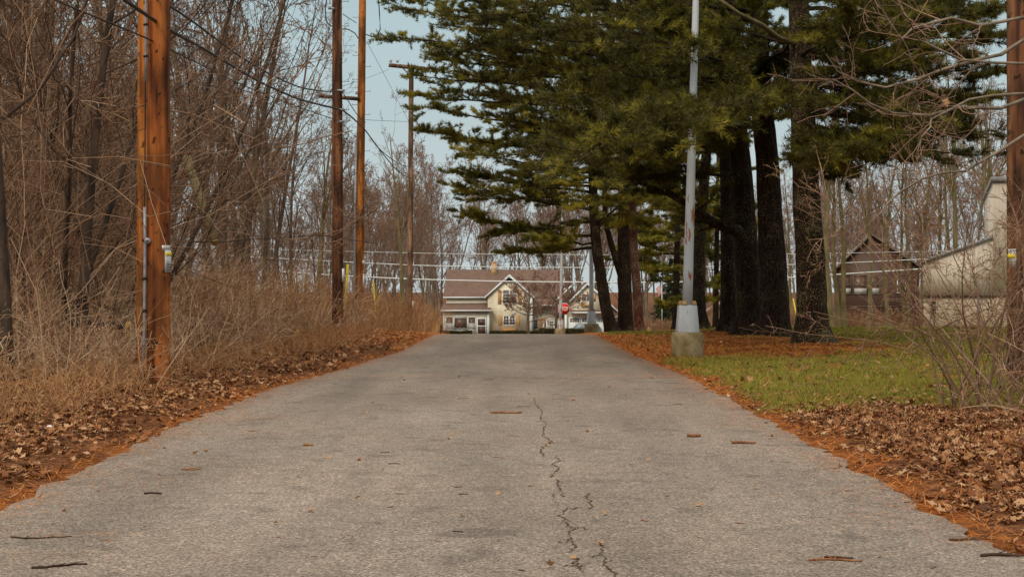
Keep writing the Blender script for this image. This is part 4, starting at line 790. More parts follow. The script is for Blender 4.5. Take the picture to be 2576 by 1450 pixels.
# right edge pole
gE = (7.93, 22.2); gz = float(H(*gE)); pE = thing('utility_pole', 'dark reddish utility pole cut by the right edge of the picture', 'utility pole', (gE[0], gE[1], gz))
m_ = MB(); pole_shape(m_, (7.93, 22.2, gz - .3), (7.87, 22.2, 11.5), .19, .15, 24, 6); part(m_, 'post', M['pole_dark'], pE, True)
sg = MB(); curved_plate(sg, 7.93, 22.2, P(0, 672, 22)[2], P(0, 625, 22)[2], 175, 235, .190); sgo = part(sg, 'warning_sign', M['signpale'], pE)
m_ = MB(); curved_plate(m_, 7.93, 22.2, P(0, 649, 22)[2], P(0, 638, 22)[2], 180, 230, .195); part(m_, 'heading_panel', M['yellow'], sgo)

# wires
def cable(label, pts, rad, mt='cable', n=40, name='overhead_cable', cat='cable', group=None):
    W = np.array([P(*p) for p in pts]); d = np.concatenate([[0], np.cumsum(np.linalg.norm(np.diff(W, axis=0), axis=1))]); s = np.linspace(0, d[-1], n)
    Q = np.stack([np.interp(s, d, W[:, k]) for k in range(3)], -1)
    for _ in range(3): Q[1:-1] = (Q[:-2] + 2 * Q[1:-1] + Q[2:]) / 4
    m = MB(); m.tubes(Q[None], np.full((1, n), rad), 6); return tag(m.build(name, M[mt], org=tuple(Q[0])), label, cat, group)
g_ = 'cables strung along the left utility poles'
cable('upper black cable from the double pole to the second pole', [(160, -110, 15), (330, -30, 19), (399, -2, 20.65), (429, 15, 21.6), (500, 65, 25), (600, 140, 30), (675, 185, 34), (750, 220, 38), (820, 232, 41), (857, 229, 42.3)], .019, group=g_)
cable('thick black cable from the double pole to the second pole', [(180, -80, 15), (290, -18, 18), (345, 22, 19.8), (399, 60, 20.62), (429, 78, 21.6), (500, 115, 25), (575, 160, 29), (650, 205, 33), (750, 250, 38), (857, 276, 42.3)], .027, group=g_)
cable('thin lower black cable from the left edge to the second pole', [(60, -40, 15), (135, 0, 16.5), (225, 37, 18.5), (345, 85, 20), (399, 108, 20.62), (429, 125, 21.6), (500, 160, 25), (600, 210, 30), (725, 260, 36.5), (857, 306, 42.3)], .012, group=g_)
def z2(a, b, y): return (737.9 + .3239 * a, .3239 * b, y)
cable('cable falling from the second pole top clamp to the third pole', [(860, 229, 42.3), z2(430, 790, 47), z2(500, 900, 53), z2(560, 950, 54.7)], .016, n=16, group=g_)
cable('thick cable sagging from the second pole past the third to the fourth', [(860, 276, 42.3), z2(450, 905, 47), z2(560, 1010, 54.6), z2(620, 1095, 60), z2(700, 1200, 66), z2(800, 1320, 72), z2(870, 1370, 75), z2(930, 1385, 77.7)], .026, group=g_)
cable('thin cable from the second pole clamp down to the third pole', [(860, 307, 42.3), z2(430, 1010, 47), z2(510, 1085, 54.7)], .01, n=12, group=g_)
cable('upper cable sagging from the third pole to the fourth pole', [z2(560, 1010, 54.6), z2(640, 1130, 60), z2(740, 1220, 68), z2(850, 1290, 74), z2(935, 1297, 77.7)], .02, n=20, group=g_)
cable('level thin wire from the third pole to the fourth pole', [z2(560, 930, 54.7), z2(700, 938, 64), z2(900, 945, 77.7)], .01, n=12, group=g_)
cable('long thin guy wire slanting down right across the open sky', [z2(568, 320, 55), z2(680, 530, 63), z2(760, 680, 69), z2(900, 950, 77.7)], .009, n=12, group=g_)
cable('thin wire from the fourth pole crossarm slanting to the third pole', [z2(740, 540, 77.6), z2(570, 610, 66), z2(390, 665, 55), (745, 262, 48), (690, 300, 42)], .008, n=12, group=g_)
cable('thin wire from the third pole crossarm slanting down left', [z2(205, 735, 54.7), (770, 262, 50), (715, 290, 44)], .007, n=8, group=g_)
cable('thin span wire between the second and third pole tops', [z2(385, 110, 42.4), z2(490, 180, 54.8)], .012, n=6, group=g_)
gs = 'wires crossing above the side street'
cable('lowest and thickest pale wire crossing in front of the houses', [(480, 666, 100), (630, 677, 100), (805, 690, 100), (1040, 702, 100), (1300, 708, 100), (1643, 710, 100), (1820, 706, 100), (1990, 698, 100), (2100, 690, 100), (2330, 675, 100), (2700, 650, 100)], .046, 'cable_light', 60, group=gs)
cable('middle pale wire crossing in front of the houses', [(480, 634, 101), (630, 646, 101), (809, 655, 101), (1040, 667, 101), (1300, 672, 101), (1640, 673, 101), (2080, 663, 101), (2330, 651, 101), (2700, 634, 101)], .03, 'cable_light', 60, group=gs)
cable('topmost thin pale wire crossing in front of the houses', [(480, 620, 102), (791, 630, 102), (1140, 638, 102), (1640, 641, 102), (2080, 637, 102), (2330, 632, 102), (2700, 624, 102)], .018, 'cable_light', 60, group=gs)
# guy wires with yellow guards
def guy(label, u0, u1, v1, y, top, r=.03, v0=842):
    b = (P(u0, 0, y)[0], y, min(float(H(P(u0, 0, y)[0], y)), P(0, v0, y)[2])); root = thing('guy_wire', label, 'guy wire', b)
    e = np.array(P(u1, v1, y)); m = MB(); m.tubes([[b, tuple(e)]], [[r, r]], 8, True); part(m, 'guard', M['yellow'], root, True)
    m = MB(); m.tubes([[tuple(e - np.array([0, 0, .2])), P(*top)]], [[.008, .008]], 5); part(m, 'wire', M['cable'], root); return root
guy('yellow guy wire guard right beside the second utility pole', 864, 875, 664, 50, (903, 254, 54.8), .045)
guy('yellow guy wire guard standing in dry weeds right of the third pole', 949, 939, 707, 62, (913, 370, 55), .04)
guy('yellow guy wire guard between the pine trunks on the right', 2014, 1995, 750, 75, (1960, 560, 75), .035)

# ------------------------------------------------------------------ light poles
M['lamp_paint'] = mat('lamp_paint', (.40, .42, .45), (.50, .53, .56), 2.5, rough=.55, c3=(.46, .48, .52), stretch=(1, 1, .4))
def rust_mat(name, base, amount, st=(1, 1, .22)):
    m = bpy.data.materials.new(name); m.use_nodes = True; nt = m.node_tree; p = nt.nodes['Principled BSDF']; L = nt.links.new; tcn = nt.nodes.new('ShaderNodeTexCoord'); q = nt.nodes.new('ShaderNodeMapping'); q.inputs['Scale'].default_value = st; L(tcn.outputs['Object'], q.inputs[0])
    n = nt.nodes.new('ShaderNodeTexNoise'); n.inputs['Scale'].default_value = 9; n.inputs['Detail'].default_value = 5; L(q.outputs[0], n.inputs['Vector'])
    r = nt.nodes.new('ShaderNodeValToRGB'); e = r.color_ramp.elements; e[0].position = 1 - amount - .02; e[0].color = (*base, 1); e[1].position = 1 - amount + .03; e[1].color = (.30, .10, .04, 1); L(n.outputs[0], r.inputs[0]); L(r.outputs[0], p.inputs['Base Color'])
    p.inputs['Roughness'].default_value = .6; return m
M['lamp_rust'] = rust_mat('lamp_rust', (.46, .49, .53), .395); M['lamp_rustier'] = rust_mat('lamp_rustier', (.44, .46, .49), .43)
M['rust'] = mat('rust', (.30, .13, .05), (.45, .33, .17), 9)
def lamp(label, u, vct, y, utop, rust, rot, wc, hc=.55):
    x = P(u, 0, y)[0]; zc = P(0, vct, y)[2]; base = (x, y, zc - hc)
    root = thing('light_pole', label, 'light pole', base, 'grey light poles on concrete footings')
    r = wc / 2; m = MB(); m.lathe((x, y, zc - hc - .4), [(r, 0), (r, hc + .375), (r - .02, hc + .4)], 40); part(m, 'concrete_base', M['concrete'], root)
    Mx = np.eye(4); c, s = math.cos(rot), math.sin(rot); Mx[:2, :2] = [[c, -s], [s, c]]; Mx[:3, 3] = (x, y, zc)
    a, b, h = .185, .15, .54; V = []
    for k, zz_ in ((a, .004), (a * 1.0, .02), (b, h), (b * .9, h + .012)):
        for sx_, sy_ in ((-1, -1), (1, -1), (1, 1), (-1, 1)): V.append((sx_ * k, sy_ * k, zz_))
    V = np.array(V) @ Mx[:3, :3].T + Mx[:3, 3]; m = MB(); m.add(V, [(4 * k + i, 4 * k + (i + 1) % 4, 4 * k + 4 + (i + 1) % 4, 4 * k + 4 + i) for k in range(3) for i in range(4)]); m.add(V[12:16], [(0, 1, 2, 3)]); cv_ = part(m, 'base_cover', M[rust if rust == 'lamp_rustier' else 'lamp_paint'], root)
    # access plate on the cover
    m = MB(); m.box(-.155, -.05, -a - .006, -a + .02, .08, .45, M=Mx @ np.array([[1, 0, 0, 0], [0, 1, -.0, .03], [0, 0, 1, 0], [0, 0, 0, 1.]])); part(m, 'access_plate', M['lamp_paint'], cv_)
    for sx_ in (-1, 1):
        for sy_ in (-1, 1):
            m = MB(); q = Mx @ np.array([sx_ * .10, sy_ * .10, h + .01, 1]); m.lathe((q[0], q[1], q[2]), [(.055, 0), (.06, .03), (.045, .07), (.02, .09)], 10); part(m, 'bolt_cap', M['rust'], root)
    zt = base[2] + 9.2; lean = (P(utop, 0, y)[0] - x) / (P(0, 0, y)[2] - zc); t = np.linspace(0, 1, 12)[:, None]; Q = np.array([x, y, zc + h]) * (1 - t) + np.array([x + lean * (zt - zc), y, zt]) * t
    m = MB(); m.tubes(Q[None], (np.linspace(.105, .052, 12))[None], 14, True); part(m, 'pole', M[rust], root, True)
    m = MB(); m.box(Q[-1, 0] - .15, Q[-1, 0] + .15, y - .9, y - .1, zt - .05, zt + .1); part(m, 'lamp_head', M['lamp_paint'], root)
    return root
L1 = lamp('grey rust-streaked light pole on a mossy concrete footing nearest the camera', 1729, 835, 28.8, 1751, 'lamp_rust', .28, .645)
lamp('grey light pole second from the camera, in front of the leaning pine', 1488, 813.5, 62, 1486, 'lamp_paint', .1, .63)
lamp('rustiest light pole, farthest from the camera, partly hiding the stop sign', 1410, 826, 88.5, 1424, 'lamp_rustier', .15, .63)

# ------------------------------------------------------------------ stop sign
def text(body, size, mt, parent, loc, name='lettering', sx=1.0, ext=.004):
    c = bpy.data.curves.new(name, 'FONT'); c.body = body; c.size = size; c.align_x = 'CENTER'; c.align_y = 'CENTER'; c.extrude = ext; c.offset = size * .018
    o = bpy.data.objects.new(name, c); dg = bpy.context.evaluated_depsgraph_get; col.objects.link(o); bpy.context.view_layer.update()
    me = bpy.data.meshes.new_from_object(o.evaluated_get(dg())); col.objects.unlink(o); bpy.data.objects.remove(o); me.materials.clear(); me.materials.append(M[mt])
    n = bpy.data.objects.new(name, me); col.objects.link(n); n.parent = parent; n.location = loc; n.rotation_euler = (R(90), 0, 0); n.scale = (sx, 1, 1); return n
cx_, cy_, cz_ = P(1418.7, 776.4, 90); gz = P(0, 850, 90)[2]
st = thing('stop_sign', 'red octagonal stop sign behind the farthest light pole', 'stop sign', (cx_, cy_, gz))
m_ = MB(); m_.box(cx_ - .03, cx_ + .03, cy_ + .01, cy_ + .05, gz - .3, cz_ + .3); part(m_, 'post', M['pole_grey'], st)
def octa(r, y0, y1):
    m = MB(); m.prism([(cx_ + r * math.cos(R(22.5 + 45 * k)), cz_ + r * math.sin(R(22.5 + 45 * k))) for k in range(8)], y0, y1); return m
part(octa(.40, cy_ - .004, cy_ + .008), 'border', M['signwhite'], st); part(octa(.372, cy_ - .009, cy_ - .0045), 'face', M['red'], st)
text('STOP', .37, 'signwhite', st, (0, -.0145, cz_ - gz), sx=.60, ext=.002)

# ------------------------------------------------------------------ houses
def siding_mat(name, c, c2, step, vertical=False, depth=.02, noise=.1):
    m = bpy.data.materials.new(name); m.use_nodes = True; nt = m.node_tree; p = nt.nodes['Principled BSDF']; L = nt.links.new; tcn = nt.nodes.new('ShaderNodeTexCoord'); s = nt.nodes.new('ShaderNodeSeparateXYZ'); L(tcn.outputs['Object'], s.inputs[0])
    d = nt.nodes.new('ShaderNodeMath'); d.operation = 'DIVIDE'; d.inputs[1].default_value = step; L(s.outputs[0 if vertical else 2], d.inputs[0]); f = nt.nodes.new('ShaderNodeMath'); f.operation = 'FRACT'; L(d.outputs[0], f.inputs[0])
    r = nt.nodes.new('ShaderNodeValToRGB'); e = r.color_ramp.elements; e[0].position = 0; e[0].color = (*c2, 1); e[1].position = .16; e[1].color = (*c, 1); L(f.outputs[0], r.inputs[0])
    n = nt.nodes.new('ShaderNodeTexNoise'); n.inputs['Scale'].default_value = 1.3; n.inputs['Detail'].default_value = 5; L(tcn.outputs['Object'], n.inputs['Vector']); mr_ = nt.nodes.new('ShaderNodeMapRange'); mr_.inputs[1].default_value = .3; mr_.inputs[2].default_value = .7; mr_.inputs[3].default_value = 1 - noise; mr_.inputs[4].default_value = 1 + noise; L(n.outputs[0], mr_.inputs[0])
    v = nt.nodes.new('ShaderNodeVectorMath'); v.operation = 'SCALE'; L(r.outputs[0], v.inputs[0]); L(mr_.outputs[0], v.inputs['Scale']); L(v.outputs[0], p.inputs['Base Color'])
    b = nt.nodes.new('ShaderNodeBump'); b.inputs['Distance'].default_value = depth; b.inputs['Strength'].default_value = 1; L(f.outputs[0], b.inputs['Height']); L(b.outputs[0], p.inputs['Normal']); p.inputs['Roughness'].default_value = .6; return m
M['cream'] = siding_mat('cream_siding', (.78, .71, .54), (.36, .31, .22), .20)
M['beige_metal'] = siding_mat('beige_cladding', (.56, .49, .41), (.42, .37, .31), .16, True, noise=.04, depth=.004)
M['beige_block'] = siding_mat('beige_block', (.50, .42, .31), (.33, .27, .20), .15, noise=.05, depth=.004)
M['brown_siding'] = siding_mat('brown_siding', (.085, .040, .028), (.02, .008, .007), .2)
M['grey_siding'] = siding_mat('grey_siding', (.33, .29, .24), (.2, .17, .14), .18)
M['roof'] = siding_mat('brown_shingles', (.135, .075, .052), (.055, .03, .022), .14, noise=.2, depth=.01)
M['roof_grey'] = siding_mat('grey_shingles', (.20, .16, .13), (.12, .10, .08), .16, noise=.15)
M['brick'] = mat('tan_brick', (.40, .24, .12), (.55, .38, .20), 3)
HY = 189.0
def HX(a): return ((1640 + .2 * a) / 1.4907 - U0) / F * HY
def HZ(b): return CZ - ((980 + .2 * b) / 1.4907 - V0) / F * HY
def GX(a): return ((1960 + .1931 * a) / 1.4907 - U0) / F * HY
def GZ(b): return CZ - ((1000 + .1931 * b) / 1.4907 - V0) / F * HY
GB = HZ(1420) - .3
hs = thing('cream_house', 'cream clapboard house with brown shingled roof at the end of the road', 'house', (HX(1000), HY, GB))
m_ = MB()
m_.box(HX(150), HX(1800), HY + 2.2, HY + 9, GB, HZ(668))                     # main body
# front gable bay
gx0, gx1 = HX(945), HX(1735); m_.prism([(gx0, GB), (gx1, GB), (gx1, HZ(640)), (HX(1350), HZ(262)), (gx0, HZ(640))], HY - .0, HY + 5)
m_.box(HX(118), HX(975), HY - .9, HY + 2.3, GB, HZ(925))                     # enclosed porch
# recessed entry range to the right
m_.box(GX(130), GX(780), HY + 2.0, HY + 8.5, GB, GZ(700))
part(m_, 'wall', M['cream'], hs)
# roofs
def slab(mb, pts, th=.12):
    A = np.array(pts, float); B = A - np.array([0, 0, th]); n = len(A)
    mb.add(A, [list(range(n))]); mb.add(B, [list(range(n))[::-1]])
    mb.add(np.vstack([A, B]), [(i, (i + 1) % n, n + (i + 1) % n, n + i) for i in range(n)])
rf = MB(); yr = HY + 5.6
slab(rf, [(HX(95), HY + 1.9, HZ(665)), (GX(800), HY + 1.9, HZ(665)), (GX(800), yr, HZ(140)), (HX(140), yr, HZ(140))])
slab(rf, [(HX(140), yr, HZ(140)), (GX(800), yr, HZ(140)), (GX(800), HY + 9.4, HZ(665)), (HX(95), HY + 9.4, HZ(665))])
slab(rf, [(GX(150), HY + .6, GZ(740)), (GX(760), HY + .6, GZ(740)), (GX(760), HY + 2.2, HZ(660)), (GX(150), HY + 2.2, HZ(660))])
part(rf, 'roof', M['roof'], hs)
rf = MB()
slab(rf, [(HX(880), HY - .25, HZ(668)), (HX(1350), HY - .25, HZ(238)), (HX(1350), HY + 4.5, HZ(238)), (HX(880), HY + 4.5, HZ(668))][::-1])
slab(rf, [(HX(1350), HY - .25, HZ(238)), (HX(1820), HY - .25, HZ(668)), (HX(1820), HY + 4.5, HZ(668)), (HX(1350), HY + 4.5, HZ(238))][::-1])
part(rf, 'gable_roof', M['roof'], hs)
rf = MB(); slab(rf, [(HX(65), HY - 1.35, HZ(908)), (HX(1040), HY - 1.35, HZ(908)), (HX(940), HY + 2.15, HZ(782)), (HX(100), HY + 2.15, HZ(782))]); part(rf, 'porch_roof', M['roof'], hs)
ch = MB(); ch.box(HX(1000), HX(1103), HY + 5.0, HY + 5.9, HZ(300), HZ(20)); ch.box(HX(1010), HX(1090), HY + 5.1, HY + 5.8, HZ(20), HZ(-18)); part(ch, 'chimney', M['brick'], hs)
# white trim: fascias, gutters, rakes, corner boards
tr = MB()
tr.box(HX(95), HX(905), HY + 1.72, HY + 1.88, HZ(688), HZ(662)); tr.box(HX(65), HX(1040), HY - 1.52, HY - 1.36, HZ(928), HZ(904))
tr.box(HX(115), HX(150), HY - .95, HY - .903, GB, HZ(928)); tr.box(HX(935), HX(978), HY - .95, HY - .903, GB, HZ(928)); tr.box(HX(1735), HX(1785), HY - .1, HY + .2, GB, HZ(660))
tr.box(GX(180), GX(760), HY + .42, HY + .58, GZ(760), GZ(738))
for s in (-1, 1):
    xa, xb = HX(1350), HX(1350 + s * 475); w_ = .28
    tr.prism([(xa, HZ(238)), (xb, HZ(668)), (xb, HZ(668) - w_), (xa, HZ(238) - w_ * 1.3)], HY - .32, HY - .255)
tr.prism([(HX(1350) + .9 * math.cos(a) * 1.15, HZ(450) + .98 * math.sin(a)) for a in np.linspace(.5, PI - .5, 9)] + [(HX(1350), HZ(245))], HY - .2, HY - .06)
tr.box(HX(150), HX(940), HY + 2.1, HY + 2.19, HZ(782), HZ(770))
part(tr, 'white_trim', M['white'], hs)
def window(root, x0, x1, z0, z1, y, nx=1, nz=1, fw=.09, curtain=False, sash=False, name='window', fm='white'):
    f = MB(); f.box(x0 - fw, x1 + fw, y - .08, y + .02, z1, z1 + fw); f.box(x0 - fw, x1 + fw, y - .08, y + .02, z0 - fw, z0); f.box(x0 - fw, x0, y - .08, y + .02, z0, z1); f.box(x1, x1 + fw, y - .08, y + .02, z0, z1)
    for i in range(1, nx): xx = x0 + (x1 - x0) * i / nx; f.box(xx - .02, xx + .02, y - .06, y - .032, z0, z1)
    for i in range(1, nz): zz_ = z0 + (z1 - z0) * i / nz; f.box(x0, x1, y - .058, y - .034, zz_ - .02, zz_ + .02)
    if sash: zz_ = (z0 + z1) / 2; f.box(x0, x1, y - .058, y - .03, zz_ - .04, zz_ + .04)
    fo = part(f, name, M[fm], root); gl = MB(); gl.box(x0, x1, y - .03, y - .004, z0, z1); part(gl, 'pane', M['glass'], fo)
    if curtain: c = MB(); c.box(x0, x1, y - .034, y - .031, z0, z0 + (z1 - z0) * curtain); part(c, 'curtain', M['curtain'], fo)
    return fo
py = HY - .9
window(hs, HX(175), HX(295), HZ(1275), HZ(1040), py, curtain=.48, sash=True)
fo = window(hs, HX(325), HX(560), HZ(1280), HZ(1040), py)
m_ = MB(); m_.box(HX(325), HX(560), py - .036, py - .031, HZ(1066), HZ(1040)); part(m_, 'valance', M['curtain'], fo); m_ = MB(); q = np.linspace(0, 1, 25); W_ = np.stack([HX(325) + (HX(560) - HX(325)) * q, np.full(25, py - .06), HZ(1262) + .11 * np.abs(np.sin(q * 3 * PI + .6))], -1); m_.tubes(W_[None], np.full((1, 25), .03), 5); part(m_, 'curtain', M['white'], fo)
window(hs, HX(590), HX(712), HZ(1270), HZ(1045), py, curtain=.48, sash=True)
d_ = MB(); d_.box(HX(738), HX(922), py - .07, py - .003, GB + .3, HZ(1045)); do = part(d_, 'door', M['white'], hs)
for a, b in ((1070, 1190), (1210, 1340)):
    gl = MB(); gl.box(HX(762), HX(900), py - .085, py - .071, HZ(b), HZ(a)); part(gl, 'pane', M['glass'], do)
for x0, x1 in ((1237, 1340), (1367, 1475)): window(hs, HX(x0), HX(x1), HZ(778), HZ(543), HY, 3, 4, .08)
for x0, x1 in ((1247, 1335), (1362, 1450)): window(hs, HX(x0), HX(x1), HZ(1180), HZ(1022), HY, 2, 3, .09)
for x0, x1, a, b in ((1135, 1200, 535, 795), (1508, 1580, 535, 795), (1145, 1213, 1010, 1197), (1480, 1550, 1010, 1200)):
    s_ = MB(); s_.box(HX(x0), HX(x1), HY - .06, HY - .003, HZ(b), HZ(a))
    for k in range(8): zz_ = HZ(b) + (HZ(a) - HZ(b)) * (k + .5) / 8; s_.box(HX(x0) + .06, HX(x1) - .06, HY - .075, HY - .061, zz_ - .03, zz_ + .03)
    part(s_, 'shutter', M['shutter'], hs)
m_ = MB(); m_.box(HX(1215), HX(1475), HY - .3, HY - .003, HZ(1296), HZ(1250)); m_.box(HX(1210), HX(1480), HY - .33, HY - .003, HZ(1250), HZ(1245)); part(m_, 'window_box', M['shutter'], hs)
ey = HY + 2.0
window(hs, GX(228), GX(292), GZ(1210), GZ(1052), ey, 2, 3)
d_ = MB(); d_.box(GX(335), GX(462), ey - .06, ey - .003, GB + .3, GZ(1022)); do = part(d_, 'door', mat('door_orange', (.50, .20, .05), (.56, .25, .08), 4), hs, label='orange brown front door with grey oval glass')
gl = MB(); gl.box(GX(372), GX(455), ey - .08, ey - .061, GB + .4, GZ(1060)); po = part(gl, 'storm_door', M['plate'], do)
m_ = MB(); q = np.linspace(0, 2 * PI, 25); W_ = np.stack([GX(415) + .26 * np.cos(q), np.full(25, ey - .09), GZ(1130) + .42 * np.sin(q)], -1); m_.tubes(W_[None], np.full((1, 25), .035), 5); m_.tubes((W_ * [.5, 1, .5] + [GX(415) * .5, 0, GZ(1130) * .5])[None], np.full((1, 25), .03), 5); part(m_, 'oval_glass', M['glass'], do)
window(hs, GX(540), GX(605), GZ(1180), GZ(1065), ey, 2, 2)
# garage wing (same house)
gy = HY - 2.5; gs_ = (HY - 2.5) / HY
m_ = MB(); m_.prism([(GX(800), GB), (GX(1610), GB), (GX(1610), GZ(870)), (GX(1780), GZ(870)), (GX(1240), GZ(335)), (GX(700), GZ(870)), (GX(800), GZ(870))], gy, HY + 6); part(m_, 'garage_wall', M['cream'], hs)
rf = MB()
slab(rf, [(GX(640), gy - .3, GZ(900)), (GX(1240), gy - .3, GZ(300)), (GX(1240), HY + 6.3, GZ(300)), (GX(640), HY + 6.3, GZ(900))][::-1])
slab(rf, [(GX(1240), gy - .3, GZ(300)), (GX(1870), gy - .3, GZ(885)), (GX(1870), HY + 6.3, GZ(885)), (GX(1240), HY + 6.3, GZ(300))][::-1])
slab(rf, [(GX(900), gy - .9, GZ(868)), (GX(1640), gy - .9, GZ(868)), (GX(1640), gy - .02, GZ(830)), (GX(900), gy - .02, GZ(830))], .06)
slab(rf, [(GX(560), HY + 1.2, GZ(720)), (GX(990), HY + 1.2, GZ(310)), (GX(990), HY + 7, GZ(310)), (GX(560), HY + 7, GZ(720))][::-1])
part(rf, 'garage_roof', M['roof'], hs)
tr = MB()
tr.prism([(GX(1240), GZ(300)), (GX(1870), GZ(885)), (GX(1870), GZ(925)), (GX(1240), GZ(350))], gy - .38, gy - .305); tr.prism([(GX(1240), GZ(300)), (GX(640), GZ(900)), (GX(640), GZ(940)), (GX(1240), GZ(350))], gy - .38, gy - .305)
tr.prism([(GX(990), GZ(312)), (GX(560), GZ(722)), (GX(560), GZ(762)), (GX(990), GZ(362))], HY + 1.1, HY + 1.18)
tr.box(GX(900), GX(1645), gy - 1.06, gy - .91, GZ(892), GZ(864)); tr.box(GX(800), GX(850), gy - .05, gy - .003, GB, GZ(905)); tr.box(GX(1585), GX(1612), gy - .05, gy - .003, GB, GZ(905))
tr.tubes([[(GX(1855), gy - .2, GZ(895)), (GX(1845), gy, GZ(930)), (GX(1790), gy + .1, GZ(960)), (GX(1620), gy - .05, GZ(1000)), (GX(1620), gy - .05, GB)]], [[.05] * 5], 6)
part(tr, 'white_trim', M['white'], hs)
for x0, x1, wl in ((878, 1100, (900, 1085)), (1112, 1340, (1130, 1315)), (1405, 1580, (1425, 1555))):
    d_ = MB(); d_.box(GX(x0), GX(x1), gy - .05, gy - .003, GB, GZ(970)); do = part(d_, 'garage_door', M['white'], hs)
    for k in range(4):
        a = wl[0] + (wl[1] - wl[0]) * k / 4; b = wl[0] + (wl[1] - wl[0]) * (k + 1) / 4; hgt = 14 * (1 if k in (1, 2) else .2)
        for c0, c1 in ((995 - hgt, 1022), (1030, 1058)):
            gl = MB(); gl.box(GX(a + 4), GX(b - 4), gy - .062, gy - .051, GZ(c1), GZ(c0)); part(gl, 'pane', M['glass'], do)
window(hs, GX(1137), GX(1205), GZ(650), GZ(530), gy, 2, 2, .07); window(hs, GX(1232), GX(1297), GZ(650), GZ(530), gy, 2, 2, .07)
for x0, x1 in ((1045, 1105), (1340, 1400)): s_ = MB(); s_.box(GX(x0), GX(x1), gy - .06, gy - .003, GZ(665), GZ(520)); part(s_, 'shutter', M['shutter'], hs)
m_ = MB(); m_.box(GX(1110), GX(1300), gy - .3, gy - .003, GZ(760), GZ(712)); part(m_, 'window_box', M['shutter'], hs)

# hedges
def hedge(label, u0, u1, y, vt, depth, seed):
    x0, x1 = P(u0, 0, y)[0], P(u1, 0, y)[0]; zt = P(0, vt, y)[2]; zb = P(0, 850, y)[2] - .2; root = thing('clipped_hedge', label, 'hedge', ((x0 + x1) / 2, y, zb)); r = np.random.default_rng(seed)
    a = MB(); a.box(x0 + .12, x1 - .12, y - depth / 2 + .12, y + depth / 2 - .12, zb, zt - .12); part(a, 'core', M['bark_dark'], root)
    n = int((x1 - x0) * 900); q = r.uniform(0, 1, (n, 3)); f = r.integers(0, 3, n); c = np.stack([x0 + (x1 - x0) * q[:, 0], y - depth / 2 + depth * q[:, 1], zb + (zt - zb) * q[:, 2]], -1); c[f == 0, 1] = y - depth / 2 + .05; c[f == 1, 2] = zt - .05 + .04 * np.sin(c[f == 1, 0] * 2.1); e = f == 2; c[e, 0] = np.where(q[e, 0] > .5, x0 + .05, x1 - .05)
    b = MB(); d = r.normal(0, 1, (n, 3)); d[:, 1] -= .6; b.tri(needle_tufts(c, d, r, 4, ln=(.08, .16), wd=.03, spread=(.2, 1.2))); part(b, 'foliage', M['hedge'], root)
hedge('clipped hedge under the porch windows at the house left end', 1112.7, 1187, 182, 831.5, 1.2, 1)
hedge('long clipped hedge in front of the gable bay', 1232.5, 1360, 182, 832, 1.2, 2)
hedge('taller shaggier hedge in front of the front door', 1357, 1400, 180, 826, 1.4, 3)
hedge('clipped hedge in front of the parked grey car', 1421, 1475, 172, 827, 1.2, 4)
hedge('low clipped hedge right of the flagpole', 1664, 1715, 152, 823, 1.2, 5)
# small trees in the front yard
proto('yard', 'bark', 'twig_far', seed=21, h=5.6, r0=.19, n=(15, 7, 6, 3), low=.30, rmin=.024, ang=(50, 85), trop=.07, wig=.15, lr=(.75, 1.05))
place('yard', (P(1330, 0, 165)[0], 165, P(0, 846, 165)[2]), .8, 1.18, 'spreading leafless ornamental tree in front of the gable bay')
place('yard', (P(1397, 0, 172)[0], 172, P(0, 846, 172)[2]), 2.8, 1.3, 'smaller leafless ornamental tree in front of the front door')

# white railing frame near the door
px0, px1 = GX(460), GX(618); pyy = 184.; k_ = pyy / HY
fr_ = thing('white_pergola', 'white slatted frame standing left of the parked car', 'pergola', (px0 * k_, pyy, P(0, 850, pyy)[2]))
def kx(a): return GX(a) * k_
def kz(b): return CZ + (GZ(b) - CZ) * k_
for a in (470, 612):
    m_ = MB(); m_.box(kx(a) - .07, kx(a) + .07, pyy - .07, pyy + .07, kz(1330), kz(1000)); part(m_, 'post', M['white'], fr_)
m_ = MB(); m_.box(kx(455), kx(625), pyy - .1, pyy + .1, kz(1012), kz(998)); part(m_, 'top_rail', M['white'], fr_)
for b in (1050, 1100, 1150): m_ = MB(); m_.box(kx(477), kx(605), pyy - .04, pyy + .04, kz(b + 8), kz(b - 4)); part(m_, 'slat', M['white'], fr_)
po_ = thing('white_post', 'white capped post just left of the farthest light pole footing', 'post', (kx(678), pyy, P(0, 850, pyy)[2])); m_ = MB(); m_.box(kx(672), kx(690), pyy - .09, pyy + .09, kz(1330), kz(1030)); part(m_, 'shaft', M['white'], po_); m_ = MB(); m_.box(kx(662), kx(700), pyy - .15, pyy + .15, kz(1030), kz(1012)); part(m_, 'cap', M['white'], po_)

